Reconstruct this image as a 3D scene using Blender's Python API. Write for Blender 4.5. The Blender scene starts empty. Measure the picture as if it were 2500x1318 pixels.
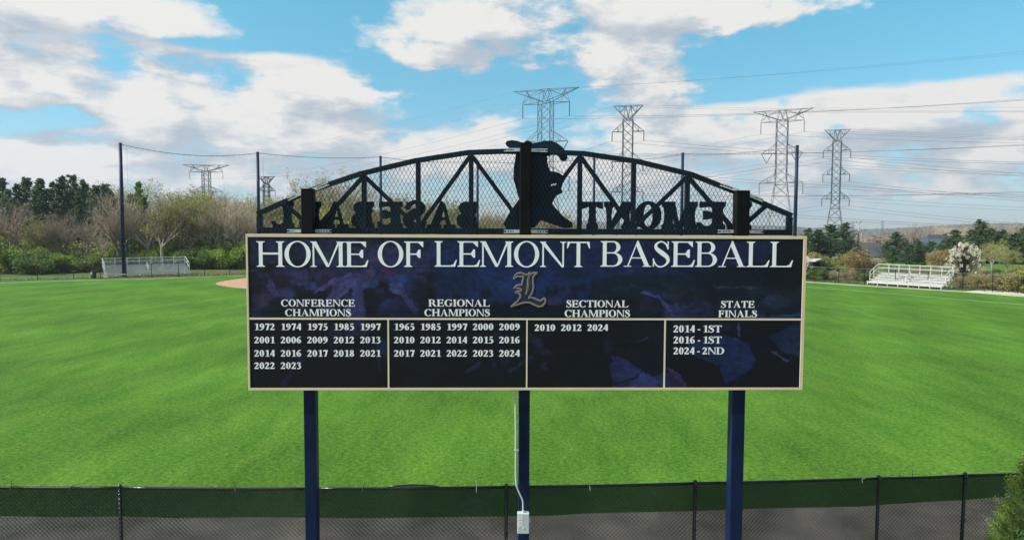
import bpy, bmesh, math, random
import numpy as np
from mathutils import Vector, Matrix, geometry, noise
R = math.radians
random.seed(11)
scene = bpy.context.scene
col = scene.collection

# ------------------------------------------------------------------ camera
FPX = 1690.0                      # focal length in pixels of the 2500 px wide photograph
cam_d = bpy.data.cameras.new("camera"); cam = bpy.data.objects.new("camera", cam_d); col.objects.link(cam)
cam_d.sensor_width = 36; cam_d.lens = 36*FPX/2500; cam_d.clip_start = .1; cam_d.clip_end = 20000
CAMH = 6.5
cam.location = (0, 0, CAMH)
CAM = Matrix.Rotation(R(90-3.35), 4, 'X') @ Matrix.Rotation(R(.25), 4, 'Z')
CAM.translation = (0, 0, CAMH)
cam.matrix_world = CAM
scene.camera = cam
# ------------------------------------------------------------------ exposure, sun
scene.view_settings.view_transform = 'Standard'; scene.view_settings.look = 'None'
scene.view_settings.gamma = 1; scene.view_settings.use_curve_mapping = False
scene.view_settings.exposure = .66
SUN_AZ, SUN_EL = R(-103), R(40)    # clockwise from +Y: the sun stands left and just grazes the near face of the board
sun_dir = Vector((math.sin(SUN_AZ)*math.cos(SUN_EL), math.cos(SUN_AZ)*math.cos(SUN_EL), math.sin(SUN_EL)))
sl = bpy.data.lights.new("sun", 'SUN'); sl.energy = 4.2; sl.angle = R(.53); sl.color = (1, .95, .87)
so = bpy.data.objects.new("sun", sl); col.objects.link(so); so.location = (0, 0, 80)
so.rotation_euler = (-sun_dir).to_track_quat('-Z', 'Y').to_euler()

# ------------------------------------------------------------------ world: sky with broken cumulus
world = bpy.data.worlds.new("World"); scene.world = world; world.use_nodes = True
SKY = .10
def px_ang(px, py):
    az = math.atan((px-1250)/FPX)
    return az, math.atan((560-py)*math.cos(az)/FPX)
# x, y, rx, ry, weight (photograph pixels, turned into angles of the sky)
CLOUDS = [(170,30,360,62,1.5),(60,440,300,70,.8),(20,165,60,55,1.1),(230,150,210,75,1.1),(560,205,380,90,1.25),(330,235,330,60,1.0),(700,170,120,60,.9),
 (560,300,330,50,1.1),(360,345,260,45,1.0),(160,395,320,40,1.1),(1420,60,560,120,1.25),(1150,110,300,75,1.1),(1560,190,190,62,1.1),(1700,40,260,75,1.1),
 (2250,340,420,110,1.25),(1880,300,330,85,1.1),(2050,260,130,55,.8),(2430,225,200,60,1.0),(1910,185,80,28,.62),(1180,255,150,40,.62),(1560,330,330,55,.9),
 (960,360,360,62,1.1),(700,400,400,60,1.0),(1250,420,500,70,.9),(2000,450,600,70,.85),(300,450,500,60,.9),(1040,170,90,30,.55),
 (700,70,190,80,-1.5),(400,110,260,22,-.7),(330,200,300,14,-.4),(1320,330,150,30,-.5),(1080,235,200,42,-.9),(2180,100,460,85,-1.5),(120,300,200,34,-.9),(2400,30,300,60,-.8),(1800,235,150,25,-.6),(60,230,60,30,-.5)]
nt = world.node_tree; nt.nodes.clear()
def N(tree, typ, **kw):
    n = tree.nodes.new(typ)
    for k, v in kw.items(): setattr(n, k, v)
    return n
def M_(tree, op, a, b=None, c=None, clamp=False):
    n = N(tree, 'ShaderNodeMath', operation=op, use_clamp=clamp)
    for i, v in enumerate((a, b, c)):
        if v is None: continue
        if isinstance(v, (int, float)): n.inputs[i].default_value = v
        else: tree.links.new(v, n.inputs[i])
    return n.outputs[0]
g = bpy.data.node_groups.new('cloud_density', 'ShaderNodeTree')
g.interface.new_socket(name='Dir', in_out='INPUT', socket_type='NodeSocketVector')
g.interface.new_socket(name='Density', in_out='OUTPUT', socket_type='NodeSocketFloat')
gi = N(g, 'NodeGroupInput'); go = N(g, 'NodeGroupOutput')
nm = N(g, 'ShaderNodeVectorMath', operation='NORMALIZE'); g.links.new(gi.outputs[0], nm.inputs[0])
sx = N(g, 'ShaderNodeSeparateXYZ'); g.links.new(nm.outputs[0], sx.inputs[0])
az = M_(g, 'ARCTAN2', sx.outputs[0], sx.outputs[1]); el = M_(g, 'ARCSINE', sx.outputs[2])
den = M_(g, 'ADD', M_(g, 'MAXIMUM', sx.outputs[2], 0.0), .16)
cx = N(g, 'ShaderNodeCombineXYZ')
g.links.new(M_(g, 'DIVIDE', sx.outputs[0], den), cx.inputs[0]); g.links.new(M_(g, 'DIVIDE', sx.outputs[1], den), cx.inputs[1])
def gnoise(scale, detail, rough, off=0):
    n = N(g, 'ShaderNodeTexNoise'); n.inputs['Scale'].default_value = scale; n.inputs['Detail'].default_value = detail
    n.inputs['Roughness'].default_value = rough
    a = N(g, 'ShaderNodeVectorMath', operation='ADD'); a.inputs[1].default_value = (off, off*.7, off*1.3)
    g.links.new(cx.outputs[0], a.inputs[0]); g.links.new(a.outputs[0], n.inputs['Vector'])
    return n.outputs['Fac']
fzg = N(g, 'ShaderNodeVectorMath', operation='MULTIPLY'); g.links.new(nm.outputs[0], fzg.inputs[0]); fzg.inputs[1].default_value = (1, 1, 2.3)
nAn = N(g, 'ShaderNodeTexNoise'); nAn.inputs['Scale'].default_value = 7.5; nAn.inputs['Detail'].default_value = 11; nAn.inputs['Roughness'].default_value = .58
g.links.new(fzg.outputs[0], nAn.inputs['Vector']); nA = nAn.outputs['Fac']; nB = gnoise(2.3, 4, .5, 31.7); nC = gnoise(.55, 3, .5, 12.3); nD = gnoise(6.0, 6, .6, 5.1)
azw = M_(g, 'ADD', az, M_(g, 'MULTIPLY', M_(g, 'SUBTRACT', nB, .5), .12))
elw = M_(g, 'ADD', el, M_(g, 'MULTIPLY', M_(g, 'SUBTRACT', nA, .5), .07))
p = N(g, 'ShaderNodeCombineXYZ'); g.links.new(azw, p.inputs[0]); g.links.new(elw, p.inputs[1])
acc = None
for (bx, by, rx, ry, w) in CLOUDS:
    a, e = px_ang(bx, by)
    s = N(g, 'ShaderNodeVectorMath', operation='SUBTRACT'); g.links.new(p.outputs[0], s.inputs[0]); s.inputs[1].default_value = (a, e, 0)
    m = N(g, 'ShaderNodeVectorMath', operation='MULTIPLY'); g.links.new(s.outputs[0], m.inputs[0])
    m.inputs[1].default_value = (FPX/rx*1.0, FPX/ry*1.08, 0)
    l = N(g, 'ShaderNodeVectorMath', operation='DOT_PRODUCT'); g.links.new(m.outputs[0], l.inputs[0]); g.links.new(m.outputs[0], l.inputs[1])
    v = M_(g, 'MULTIPLY', M_(g, 'EXPONENT', M_(g, 'MULTIPLY', l.outputs['Value'], -1.25)), w)
    acc = v if acc is None else M_(g, 'ADD', acc, v)
acc = M_(g, 'MINIMUM', acc, 1.22)
# beyond the picture the same broken cloud goes on
out_m = M_(g, 'MAXIMUM', M_(g, 'MULTIPLY', M_(g, 'SUBTRACT', M_(g, 'ABSOLUTE', az), .66), 5.0, clamp=True),
           M_(g, 'MULTIPLY', M_(g, 'SUBTRACT', el, .33), 6.0, clamp=True))
acc = M_(g, 'ADD', acc, M_(g, 'MULTIPLY', out_m, M_(g, 'MULTIPLY', M_(g, 'SUBTRACT', nC, .36), 4.2)))
f = M_(g, 'ADD', acc, M_(g, 'ADD', M_(g, 'MULTIPLY', M_(g, 'SUBTRACT', nA, .5), 4.3), M_(g, 'MULTIPLY', M_(g, 'SUBTRACT', nD, .5), .8)))
g.links.new(f, go.inputs[0])

tc = N(nt, 'ShaderNodeTexCoord')
def dens(off):
    a = N(nt, 'ShaderNodeVectorMath', operation='ADD'); nt.links.new(tc.outputs['Generated'], a.inputs[0]); a.inputs[1].default_value = off
    q = N(nt, 'ShaderNodeGroup'); q.node_tree = g; nt.links.new(a.outputs[0], q.inputs[0]); return q.outputs[0]
d0 = dens((0, 0, 0)); d1 = dens((-.035, 0, .045))
def sstep(v, lo, hi):
    n = N(nt, 'ShaderNodeMapRange', interpolation_type='SMOOTHSTEP'); n.inputs['From Min'].default_value = lo; n.inputs['From Max'].default_value = hi
    nt.links.new(v, n.inputs['Value']); return n.outputs[0]
cover = sstep(d0, .36, 1.02)
lit = M_(nt, 'ADD', M_(nt, 'MULTIPLY', M_(nt, 'SUBTRACT', d0, d1), .80), .50, clamp=True)
thick = sstep(d0, .9, 2.0)
lit = M_(nt, 'SUBTRACT', lit, M_(nt, 'MULTIPLY', thick, .20))
fz = N(nt, 'ShaderNodeVectorMath', operation='MULTIPLY'); nt.links.new(tc.outputs['Generated'], fz.inputs[0]); fz.inputs[1].default_value = (1, 1, 3.4)
fn = N(nt, 'ShaderNodeTexNoise'); fn.inputs['Scale'].default_value = 9; fn.inputs['Detail'].default_value = 9; fn.inputs['Roughness'].default_value = .62; nt.links.new(fz.outputs[0], fn.inputs['Vector'])
lit = M_(nt, 'ADD', lit, M_(nt, 'MULTIPLY', M_(nt, 'SUBTRACT', fn.outputs['Fac'], .5), 2.0), clamp=True)
ramp = N(nt, 'ShaderNodeValToRGB'); nt.links.new(lit, ramp.inputs[0])
ramp.color_ramp.elements[0].position = .05; ramp.color_ramp.elements[0].color = (.42, .485, .56, 1)
ramp.color_ramp.elements[1].position = .8; ramp.color_ramp.elements[1].color = (.80, .785, .755, 1)
e = ramp.color_ramp.elements.new(.42); e.color = (.57, .605, .64, 1)
cs = N(nt, 'ShaderNodeVectorMath', operation='SCALE'); nt.links.new(ramp.outputs[0], cs.inputs[0]); cs.inputs['Scale'].default_value = 1/SKY*.69
sky = N(nt, 'ShaderNodeTexSky', sky_type='NISHITA', sun_disc=False)
sky.sun_elevation = SUN_EL; sky.sun_rotation = SUN_AZ; sky.air_density = 1.0; sky.dust_density = .4; sky.ozone_density = 1.0
tint = N(nt, 'ShaderNodeVectorMath', operation='MULTIPLY'); nt.links.new(sky.outputs[0], tint.inputs[0]); 
tz = N(nt, 'ShaderNodeSeparateXYZ'); nt.links.new(tc.outputs['Generated'], tz.inputs[0])
tr_ = N(nt, 'ShaderNodeValToRGB'); nt.links.new(tz.outputs[2], tr_.inputs[0]); nt.links.new(tr_.outputs[0], tint.inputs[1])
tr_.color_ramp.elements[0].position = .0; tr_.color_ramp.elements[0].color = (.54, .62, .80, 1)
tr_.color_ramp.elements[1].position = .3; tr_.color_ramp.elements[1].color = (.48, 1.12, 1.06, 1)
mx = N(nt, 'ShaderNodeMix', data_type='VECTOR'); nt.links.new(cover, mx.inputs[0])
nt.links.new(tint.outputs[0], mx.inputs[4]); nt.links.new(cs.outputs[0], mx.inputs[5])
bg = N(nt, 'ShaderNodeBackground'); nt.links.new(mx.outputs[1], bg.inputs[0]); bg.inputs[1].default_value = SKY
wo = N(nt, 'ShaderNodeOutputWorld'); nt.links.new(bg.outputs[0], wo.inputs[0])

# ------------------------------------------------------------------ helpers
def ray(px, py):
    d = Vector(((px-1250)/FPX, (659-py)/FPX, -1))
    return (CAM.to_3x3() @ d).normalized()
def at(px, py, Y):
    d = ray(px, py); return Vector((0, 0, CAMH)) + d*(Y/d.y)
def ground(px, py, z=0.0):
    d = ray(px, py); return Vector((0, 0, CAMH)) + d*((z-CAMH)/d.z)
def tag(o, label=None, cat=None, group=None, kind=None):
    if label: o['label'] = label
    if cat: o['category'] = cat
    if group: o['group'] = group
    if kind: o['kind'] = kind
    return o
def empty(name, loc=(0, 0, 0), rz=0.0):
    o = bpy.data.objects.new(name, None); col.objects.link(o); o.location = loc; o.rotation_euler = (0, 0, rz)
    o.empty_display_size = .3
    return o
def rootmat(o):
    return Matrix.Translation(o.location) @ o.rotation_euler.to_matrix().to_4x4() @ Matrix.Diagonal((*o.scale, 1))
class MB:
    def __init__(s): s.v = []; s.f = []
    def add(s, vs, fs):
        b = len(s.v); s.v += [tuple(x) for x in vs]; s.f += [tuple(b+i for i in q) for q in fs]; return s
    def box(s, c, size, rz=0.0, m=None):
        x, y, z = size[0]/2, size[1]/2, size[2]/2
        vs = [Vector((i*x, j*y, k*z)) for k in (-1, 1) for j in (-1, 1) for i in (-1, 1)]
        if m is not None: vs = [m @ v for v in vs]
        elif rz:
            c_, s_ = math.cos(rz), math.sin(rz); vs = [Vector((v.x*c_-v.y*s_, v.x*s_+v.y*c_, v.z)) for v in vs]
        c = Vector(c); vs = [v+c for v in vs]
        return s.add(vs, [(0, 2, 3, 1), (4, 5, 7, 6), (0, 1, 5, 4), (2, 6, 7, 3), (0, 4, 6, 2), (1, 3, 7, 5)])
    def bar(s, p0, p1, w, d=None, up=(0, 0, 1)):
        """rectangular bar from p0 to p1; w measured across, d along 'up'"""
        p0, p1 = Vector(p0), Vector(p1); d = w if d is None else d
        t = (p1-p0).normalized(); u = Vector(up)
        if abs(t.dot(u)) > .98: u = Vector((0, 1, 0))
        a = t.cross(u).normalized(); b = a.cross(t).normalized()
        vs = [q + a*(i*w/2) + b*(j*d/2) for q in (p0, p1) for (i, j) in ((-1, -1), (1, -1), (1, 1), (-1, 1))]
        return s.add(vs, [(3, 2, 1, 0), (4, 5, 6, 7), (0, 1, 5, 4), (1, 2, 6, 5), (2, 3, 7, 6), (3, 0, 4, 7)])
    def tube(s, pts, r, n=8, cap=True):
        pts = [Vector(q) for q in pts]; rs = r if isinstance(r, (list, tuple)) else [r]*len(pts)
        b = len(s.v); a = None
        for i, q in enumerate(pts):
            t = (pts[min(i+1, len(pts)-1)] - pts[max(i-1, 0)]).normalized()
            if a is None:
                a = t.cross(Vector((0, 0, 1)) if abs(t.z) < .9 else Vector((1, 0, 0))).normalized()
            else: a = (a - t*a.dot(t)).normalized()
            c = t.cross(a)
            for k in range(n):
                th = 2*math.pi*k/n; s.v.append(tuple(q + (a*math.cos(th) + c*math.sin(th))*rs[i]))
        for i in range(len(pts)-1):
            for k in range(n):
                k2 = (k+1) % n; s.f.append((b+i*n+k, b+i*n+k2, b+(i+1)*n+k2, b+(i+1)*n+k))
        if cap:
            s.f.append(tuple(b+k for k in reversed(range(n)))); e = b+(len(pts)-1)*n; s.f.append(tuple(e+k for k in range(n)))
        return s
    def mesh(s, name, mat, inv=None, smooth=False):
        me = bpy.data.meshes.new(name)
        vs = s.v if inv is None else [inv @ Vector(v) for v in s.v]
        me.from_pydata(vs, [], s.f); me.validate(); me.update()
        if mat: me.materials.append(mat)
        if smooth: me.polygons.foreach_set('use_smooth', [True]*len(me.polygons))
        return me
    def build(s, name, mat, parent=None, inv=None, smooth=False, bevel=0):
        o = bpy.data.objects.new(name, s.mesh(name, mat, inv, smooth)); col.objects.link(o)
        if parent is not None: o.parent = parent
        if bevel:
            b = o.modifiers.new('bevel', 'BEVEL'); b.width = bevel; b.segments = 2; b.limit_method = 'ANGLE'
        return o
def share(o, name, parent, loc=(0, 0, 0), rz=0.0):
    c = bpy.data.objects.new(name, o.data); col.objects.link(c); c.parent = parent; c.location = loc; c.rotation_euler = (0, 0, rz); return c
def copy_tree(o, parent=None):
    c = o.copy(); col.objects.link(c); c.parent = parent
    for ch in list(o.children): copy_tree(ch, c)
    return c

# ------------------------------------------------------------------ materials
def mat(name, c, rough=.6, metal=0.0, var=.12, scale=3.0, bump=0.0, bscale=40.0, c2=None, spec=.5, island=0.0, trans=0.0, objvar=0.0, coords='Object'):
    m = bpy.data.materials.new(name); m.use_nodes = True; t = m.node_tree; b = t.nodes['Principled BSDF']
    b.inputs['Roughness'].default_value = rough; b.inputs['Metallic'].default_value = metal; b.inputs['Specular IOR Level'].default_value = spec
    tcn = N(t, 'ShaderNodeTexCoord'); geo = N(t, 'ShaderNodeNewGeometry')
    src = tcn.outputs[coords] if coords != 'World' else geo.outputs['Position']
    nz = N(t, 'ShaderNodeTexNoise'); nz.inputs['Scale'].default_value = scale; nz.inputs['Detail'].default_value = 6
    t.links.new(src, nz.inputs['Vector'])
    rp = N(t, 'ShaderNodeValToRGB'); t.links.new(nz.outputs['Fac'], rp.inputs[0])
    c = Vector(c); ca = c*(1-var); cb = Vector(c2) if c2 else c*(1+var)
    rp.color_ramp.elements[0].position = .32; rp.color_ramp.elements[0].color = (*ca, 1)
    rp.color_ramp.elements[1].position = .68; rp.color_ramp.elements[1].color = (*cb, 1)
    out = rp.outputs[0]
    for amt, sock in ((island, geo.outputs['Random Per Island']), (objvar, N(t, 'ShaderNodeObjectInfo').outputs['Random'])):
        if amt:
            hs = N(t, 'ShaderNodeHueSaturation'); t.links.new(out, hs.inputs['Color'])
            t.links.new(M_(t, 'ADD', M_(t, 'MULTIPLY', sock, 2*amt), 1-amt), hs.inputs['Value'])
            t.links.new(M_(t, 'ADD', M_(t, 'MULTIPLY', sock, .05*amt), .5-.025*amt), hs.inputs['Hue'])
            out = hs.outputs[0]
    t.links.new(out, b.inputs['Base Color'])
    if bump:
        bn = N(t, 'ShaderNodeTexNoise'); bn.inputs['Scale'].default_value = bscale; bn.inputs['Detail'].default_value = 5
        t.links.new(src, bn.inputs['Vector'])
        bp = N(t, 'ShaderNodeBump'); bp.inputs['Strength'].default_value = bump; bp.inputs['Distance'].default_value = .02
        t.links.new(bn.outputs['Fac'], bp.inputs['Height']); t.links.new(bp.outputs[0], b.inputs['Normal'])
    if trans:
        tr = N(t, 'ShaderNodeBsdfTranslucent'); t.links.new(out, tr.inputs[0]); ms = N(t, 'ShaderNodeMixShader'); ms.inputs[0].default_value = trans
        t.links.new(b.outputs[0], ms.inputs[1]); t.links.new(tr.outputs[0], ms.inputs[2]); t.links.new(ms.outputs[0], t.nodes['Material Output'].inputs[0])
    return m
M = dict(
 navy=mat('navy paint', (.0045, .013, .048), .5, var=.3, scale=2.0, bump=.08, spec=.2),
 navy_pole=mat('navy pole paint', (.007, .016, .055), .5, spec=.25, var=.25, scale=.6),
 bridge=mat('dark bridge paint', (.005, .016, .032), .5, spec=.22, var=.25, scale=3, bump=.05),
 black_post=mat('black steel', (.003, .004, .0045), .6, spec=.15, var=.3, scale=4),
 mesh=mat('dark mesh wire', (.012, .018, .026), .45, var=.1),
 tan=mat('tan frame paint', (.72, .57, .38), .45, var=.06, scale=1.2),
 tan_line=mat('tan line', (.78, .66, .48), .5, var=.05),
 text=mat('white vinyl', (.90, .92, .92), .5, var=.03),
 text2=mat('off white vinyl', (.86, .86, .86), .5, var=.04),
 gold=mat('gold vinyl', (.62, .50, .36), .5, var=.05), navy_ink=mat('navy vinyl', (.008, .016, .04), .5, var=.1),
 galv=mat('galvanised steel', (.62, .64, .66), .35, metal=.35, var=.12, scale=25),
 box=mat('grey enclosure paint', (.50, .56, .56), .45, var=.05), label=mat('white sticker', (.8, .8, .78), .5, var=.03),
 ink=mat('sticker ink', (.25, .25, .27), .6), pvc=mat('grey plastic conduit', (.50, .52, .52), .45, var=.06),
 fence=mat('black coated steel', (.010, .010, .012), .32, var=.2, scale=6, spec=.6),
 wire=mat('black coated wire', (.005, .005, .006), .35, var=.1, spec=.7),
 wire_far=mat('dull black wire', (.015, .016, .015), .85, var=.1, spec=.2),
 tie=mat('white cable tie', (.8, .8, .78), .4), tieb=mat('black cable tie', (.01, .01, .01), .4),
 alu=mat('mill aluminium', (.60, .585, .565), .5, metal=.15, var=.07, scale=.9),
 alu_rail=mat('aluminium tube', (.60, .60, .56), .4, metal=.25, var=.06),
 alu_dark=mat('weathered aluminium', (.34, .38, .44), .5, metal=.15, var=.07, scale=.9),
 steel=mat('tower steel', (.06, .07, .085), .55, metal=.1, var=.25, scale=.3), steel_l=mat('light tower steel', (.30, .30, .29), .55, var=.25, scale=.25),
 insul=mat('insulator', (.05, .06, .07), .4), cable=mat('aluminium cable', (.10, .11, .13), .5),
 concrete=mat('concrete', (.52, .48, .40), .9, var=.15, scale=.8, coords='World'),
 bark=mat('grey brown bark', (.26, .21, .16), .9, var=.35, scale=1.2, objvar=.25, bump=.3, bscale=8),
 bark_l=mat('pale branch bark', (.30, .24, .19), .9, var=.3, scale=1.0, objvar=.2),
 bark_d=mat('dark bark', (.055, .045, .038), .9, var=.3, scale=1.5),
 twig=mat('twig bark', (.38, .295, .215), .9, var=.25, scale=.4, objvar=.3),
 pine=mat('dark pine needles', (.058, .105, .038), .7, var=.35, scale=.5, island=.45, trans=.1, objvar=.25),
 pine_b=mat('blue green pine needles', (.095, .15, .078), .7, var=.35, scale=.5, island=.45, trans=.1, objvar=.25),
 spruce=mat('yellow green larch needles', (.16, .21, .035), .7, var=.3, scale=.5, island=.4, trans=.25, objvar=.2),
 bud=mat('olive spring buds', (.29, .30, .07), .7, var=.3, scale=.5, island=.4, trans=.3, objvar=.25),
 bud_t=mat('tan spring buds', (.36, .29, .16), .7, var=.25, scale=.5, island=.35, trans=.3, objvar=.2),
 leaf=mat('fresh green leaves', (.24, .33, .045), .65, var=.35, scale=.35, island=.45, trans=.35, objvar=.25),
 leaf_d=mat('mid green leaves', (.11, .19, .036), .65, var=.35, scale=.35, island=.45, trans=.3, objvar=.25),
 blossom=mat('cream blossom', (.72, .68, .52), .8, var=.15, scale=.6, island=.25, trans=.25),
 rust=mat('bronze new leaves', (.25, .18, .055), .7, var=.3, scale=.5, island=.4, trans=.3),
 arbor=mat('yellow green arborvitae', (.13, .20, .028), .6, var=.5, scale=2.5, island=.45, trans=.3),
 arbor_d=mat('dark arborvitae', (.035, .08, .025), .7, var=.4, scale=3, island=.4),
 roof=mat('grey shingle roof', (.055, .065, .08), .9, var=.2, scale=3), roof_b=mat('brown shingle roof', (.075, .062, .056), .9, var=.2, scale=3),
 wall=mat('pale siding', (.5, .48, .43), .8, var=.06), glass=mat('window glass', (.03, .04, .05), .08, var=.05),
 bin=mat('dark plastic bin', (.012, .016, .016), .5), timber=mat('weathered pole timber', (.32, .29, .25), .9, var=.2, scale=2),
)
def grass_mat(name, base, stripes=True, dry=.35):
    m = bpy.data.materials.new(name); m.use_nodes = True; t = m.node_tree; b = t.nodes['Principled BSDF']
    b.inputs['Roughness'].default_value = .9; b.inputs['Specular IOR Level'].default_value = .1
    geo = N(t, 'ShaderNodeNewGeometry'); P = geo.outputs['Position']
    def nz(scale, det, rough=.55, vec=None, sc=None):
        v = P
        if sc:
            mp = N(t, 'ShaderNodeMapping'); mp.inputs['Scale'].default_value = sc; mp.inputs['Rotation'].default_value = (0, 0, R(28)); t.links.new(P, mp.inputs[0]); v = mp.outputs[0]
        n = N(t, 'ShaderNodeTexNoise'); n.inputs['Scale'].default_value = scale; n.inputs['Detail'].default_value = det; n.inputs['Roughness'].default_value = rough
        t.links.new(v, n.inputs['Vector']); return n.outputs['Fac']
    big = nz(.12, 4); mid = nz(.9, 6, .65, sc=(1.0, .30, 1)); fine = nz(7.5, 5, .75); blade = nz(38, 3, .7)
    v = M_(t, 'ADD', M_(t, 'MULTIPLY', M_(t, 'SUBTRACT', big, .5), .35), 1.0)
    v = M_(t, 'ADD', v, M_(t, 'MULTIPLY', M_(t, 'SUBTRACT', mid, .5), .42))
    v = M_(t, 'ADD', v, M_(t, 'MULTIPLY', M_(t, 'SUBTRACT', fine, .5), 1.7))
    v = M_(t, 'ADD', v, M_(t, 'MULTIPLY', M_(t, 'SUBTRACT', blade, .5), 2.2))
    if stripes:
        for ang, wl, amp in ((24, 3.4, .16), (-52, 5.0, .12)):
            mp = N(t, 'ShaderNodeMapping'); mp.inputs['Rotation'].default_value = (0, 0, R(ang)); t.links.new(P, mp.inputs[0])
            w = N(t, 'ShaderNodeTexWave', wave_type='BANDS', bands_direction='X'); w.inputs['Scale'].default_value = 1/(wl*2)*.63*.5
            w.inputs['Distortion'].default_value = 1.2; w.inputs['Detail'].default_value = 2; w.inputs['Detail Scale'].default_value = .4
            t.links.new(mp.outputs[0], w.inputs['Vector'])
            v = M_(t, 'ADD', v, M_(t, 'MULTIPLY', M_(t, 'SUBTRACT', w.outputs['Fac'], .5), amp))
    hs = N(t, 'ShaderNodeHueSaturation')
    rp = N(t, 'ShaderNodeValToRGB'); t.links.new(M_(t, 'ADD', M_(t, 'MULTIPLY', mid, .4), M_(t, 'MULTIPLY', fine, .6)), rp.inputs[0])
    bb = Vector(base)
    rp.color_ramp.elements[0].position = .34; rp.color_ramp.elements[0].color = (bb.x*.55, bb.y*.80, bb.z*.7, 1)
    rp.color_ramp.elements[1].position = .66; rp.color_ramp.elements[1].color = (bb.x*1.75, bb.y*1.22, bb.z*2.0, 1)
    t.links.new(rp.outputs[0], hs.inputs['Color']); t.links.new(v, hs.inputs['Value']); t.links.new(hs.outputs[0], b.inputs['Base Color'])
    bp = N(t, 'ShaderNodeBump'); bp.inputs['Strength'].default_value = .8; bp.inputs['Distance'].default_value = .05
    t.links.new(M_(t, 'ADD', fine, M_(t, 'MULTIPLY', blade, .5)), bp.inputs['Height']); t.links.new(bp.outputs[0], b.inputs['Normal'])
    return m
M['turf'] = grass_mat('mown turf', (.068, .178, .013))
M['rough'] = grass_mat('rough ground', (.10, .125, .035), stripes=False)
M['lawn'] = grass_mat('park lawn', (.075, .17, .03), stripes=False)
M['track'] = mat('crushed stone track', (.62, .53, .45), .95, var=.30, scale=1.1, bump=.6, bscale=30, coords='World')
M['clay'] = mat('infield clay', (.46, .25, .15), .95, var=.12, scale=1.5, coords='World', bump=.3)
M['chalk'] = mat('field chalk', (.50, .60, .40), .95, var=.2, scale=2, coords='World')
# sheer black windscreen behind the chain link
def screen_mat():
    m = bpy.data.materials.new('sheer windscreen'); m.use_nodes = True; t = m.node_tree; b = t.nodes['Principled BSDF']
    b.inputs['Specular IOR Level'].default_value = .25; b.inputs['Base Color'].default_value = (.005, .029, .028, 1); b.inputs['Roughness'].default_value = .5
    geo = N(t, 'ShaderNodeNewGeometry'); n = N(t, 'ShaderNodeTexNoise'); n.inputs['Scale'].default_value = .5; n.inputs['Detail'].default_value = 3
    t.links.new(geo.outputs['Position'], n.inputs['Vector'])
    tr = N(t, 'ShaderNodeBsdfTransparent'); ms = N(t, 'ShaderNodeMixShader')
    t.links.new(M_(t, 'ADD', M_(t, 'MULTIPLY', M_(t, 'SUBTRACT', n.outputs['Fac'], .5), -.16), .892), ms.inputs[0])
    t.links.new(tr.outputs[0], ms.inputs[1]); t.links.new(b.outputs[0], ms.inputs[2]); t.links.new(ms.outputs[0], t.nodes['Material Output'].inputs[0])
    return m
M['screen'] = screen_mat()

# ================================================================== SETTING
def smooth(a, b, x):
    t = min(1, max(0, (x-a)/(b-a))); return t*t*(3-2*t)
def terrain(x, y):
    r = math.hypot(x, y)
    z = -12*smooth(185, 400, r)
    if r > 900:
        a = math.atan2(x, max(1, y)) if y > 0 else 1.2
        ridge = 1+.35*math.sin(a*9+1)+.2*math.sin(a*23)
        z += 30*ridge*smooth(1300, 3000, r)
        z += (noise.noise((x/400, y/400, 0)))*7*smooth(900, 1600, r)
    return z
mb = MB(); radii = [0, 20, 60, 120, 180, 220, 260, 310, 370, 450, 560, 700, 850, 1000, 1150, 1300, 1450, 1600, 1800, 2000, 2200, 2400, 2600, 2900, 3400, 4200]
NA = 180
for r in radii:
    for k in range(NA):
        a = 2*math.pi*k/NA; x, y = r*math.sin(a), r*math.cos(a); mb.v.append((x, y, terrain(x, y)))
for i in range(len(radii)-1):
    for k in range(NA):
        k2 = (k+1) % NA
        if i == 0: mb.f.append((k, (i+1)*NA+k2, (i+1)*NA+k)) if k == 0 or True else None
        else: mb.f.append((i*NA+k, i*NA+k2, (i+1)*NA+k2, (i+1)*NA+k))
tag(mb.build('ground', M['rough'], smooth=True), kind='structure')

def sheet(name, pts, z, m):
    pts = [Vector((p[0], p[1], z)) for p in pts]
    tris = geometry.tessellate_polygon([pts]); s = MB(); s.v = [tuple(p) for p in pts]
    for t in tris:
        a, b, c = (pts[i] for i in t)
        s.f.append(t if (b-a).cross(c-a).z > 0 else t[::-1])
    return tag(s.build(name, m), kind='structure')
def ribbon(name, pts, w, z, m, h=0):
    s = MB(); pts = [Vector((p[0], p[1], z)) for p in pts]
    for i, p in enumerate(pts):
        t = (pts[min(i+1, len(pts)-1)]-pts[max(i-1, 0)]).normalized(); n = Vector((-t.y, t.x, 0))
        s.v += [tuple(p-n*w/2), tuple(p+n*w/2)]
    for i in range(len(pts)-1): s.f.append((2*i, 2*i+2, 2*i+3, 2*i+1))
    if h:
        k = len(s.v); s.v += [(a, b, 0) for a, b, c in s.v[:k]]
        for i in range(len(pts)-1):
            for j in (0, 1): a, b = 2*i+j, 2*i+2+j; s.f.append((a, b, b+k, a+k))
    return tag(s.build(name, m), kind='structure')
def ext(pts, d):      # carry a line on beyond its last point
    a, b = pts[-2], pts[-1]; return pts + [b+(b-a).normalized()*d]

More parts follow.
